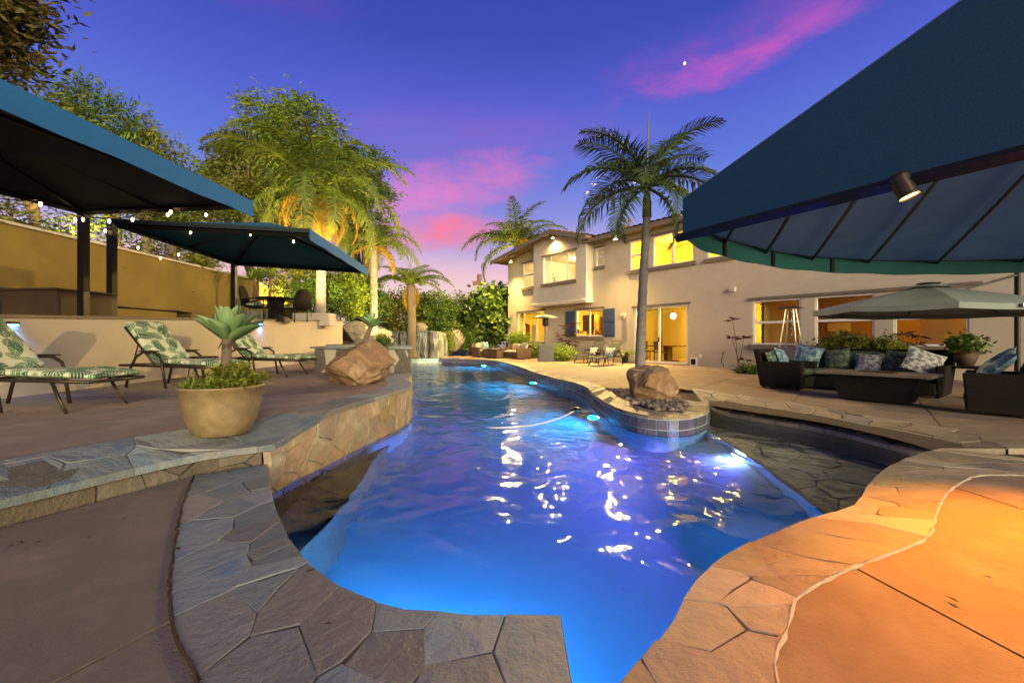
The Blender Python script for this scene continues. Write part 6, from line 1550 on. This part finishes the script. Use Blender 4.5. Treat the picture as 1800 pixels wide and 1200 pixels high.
for i in range(16):
    a = i * 2.4; d_ = Vector((math.cos(a), math.sin(a), -1.6)).normalized(); s_ = Vector((-d_.y, d_.x, 0)).normalized() * .02; p = Vector(hub) + Vector((math.cos(a) * .045, math.sin(a) * .035, .0))
    mb.add([p - s_, p + s_, p + d_ * .10], [(0, 1, 2)])
mb.build('dry_leaf', brownbox, ag); agave(ag, Vector(hub), 22, 1.04, 2)
gc = thing('ground_cover', 'low bushy green plants filling the tan bowl around the agave', 'plant', bw + Vector((0, 0, .40)))
mb = MB(); foliage(mb, [((.11, -.05, .06), (.21, .19, .10)), ((.15, .02, .09), (.17, .17, .1))], 60, 60, .07, .05, .6, 44, .5, .2); mb.build('foliage', leafy, gc)
mb = MB(); rg = random.Random(8)
for i in range(420):
    p = Vector((rg.uniform(-.32, .08), rg.uniform(-.28, .25), .0))
    if p.length > .30: continue
    a, e = rg.uniform(0, 6.28), rg.uniform(.4, 1.4); d_ = Vector((math.cos(a) * math.cos(e), math.sin(a) * math.cos(e), math.sin(e))); s_ = Vector((-d_.y, d_.x, 0)).normalized() * .006; l_ = rg.uniform(.08, .16)
    mb.add([p - s_, p + s_, p + d_ * l_ * .6 + s_, p + d_ * l_ * .6 - s_, p + d_ * l_ - Vector((0, 0, .03))], [(0, 1, 2, 3), (3, 2, 4)])
mb.build('grass_tuft', leafm, gc)
p = Q(634, 606, 8.7); ag2 = thing('agave', 'small agave on a leaning stem just behind the big tan boulder', 'agave', (p.x, p.y, .3))
hub = Q(652, 574, 8.7) - Vector((p.x, p.y, .3)); MB().tube([(0, 0, 0), (.02, 0, .65), (hub.x * .5, 0, hub.z * .75), (hub.x, 0, hub.z)], [.06, .055, .05, .045], 10).build('stem', MATS['agave_stem'], ag2, smooth=True); agave(ag2, Vector(hub), 20, .95, 7)
shrub('small blue green plant in the gap behind the big tan boulder', 672, 612, 8.9, 30, 22, leafd, 99, ln=.06, cr=.1, z=.3, clumps=30, per=30)
# pebble bed round the palm
pts = V2([(2.08, 9.3), (2.04, 8.3), (2.10, 7.3), (2.3, 6.62), (2.62, 6.6), (2.86, 6.9), (3.02, 7.5), (3.2, 8.4), (3.4, 9.3)])
bedm = tag(fill('planting_bed', [pts], -.02, soil), kind='structure')
rg = random.Random(15); mb = MB(); cx, cy2 = 2.6, 7.9
def inside(x, y):
    c = False; n_ = len(pts)
    for i in range(n_):
        a, b_ = pts[i], pts[i - 1]
        if (a.y > y) != (b_.y > y) and x < (b_.x - a.x) * (y - a.y) / (b_.y - a.y) + a.x: c = not c
    return c
k = 0
while k < 620:
    x, y = rg.uniform(2, 3.4), rg.uniform(6.6, 9.3)
    if not inside(x, y): continue
    k += 1; r_ = rg.uniform(.025, .065); a = rg.uniform(0, 3); n_ = 7; f_ = rg.uniform(.6, 1)
    vs = [(x, y, .012 + r_ * .6)] + [(x + r_ * math.cos(2 * PI * i / n_ + a), y + r_ * f_ * math.sin(2 * PI * i / n_ + a), -.012 + r_ * .28 + rg.uniform(0, .008)) for i in range(n_)] + [(x + r_ * 1.1 * math.cos(2 * PI * i / n_ + a), y + r_ * f_ * 1.1 * math.sin(2 * PI * i / n_ + a), -.022) for i in range(n_)]
    mb.add(vs, [(0, 1 + i, 1 + (i + 1) % n_) for i in range(n_)] + [(1 + i, 1 + n_ + i, 1 + n_ + (i + 1) % n_, 1 + (i + 1) % n_) for i in range(n_)])
tag(mb.build('pebbles', gravel, smooth=True), kind='stuff')
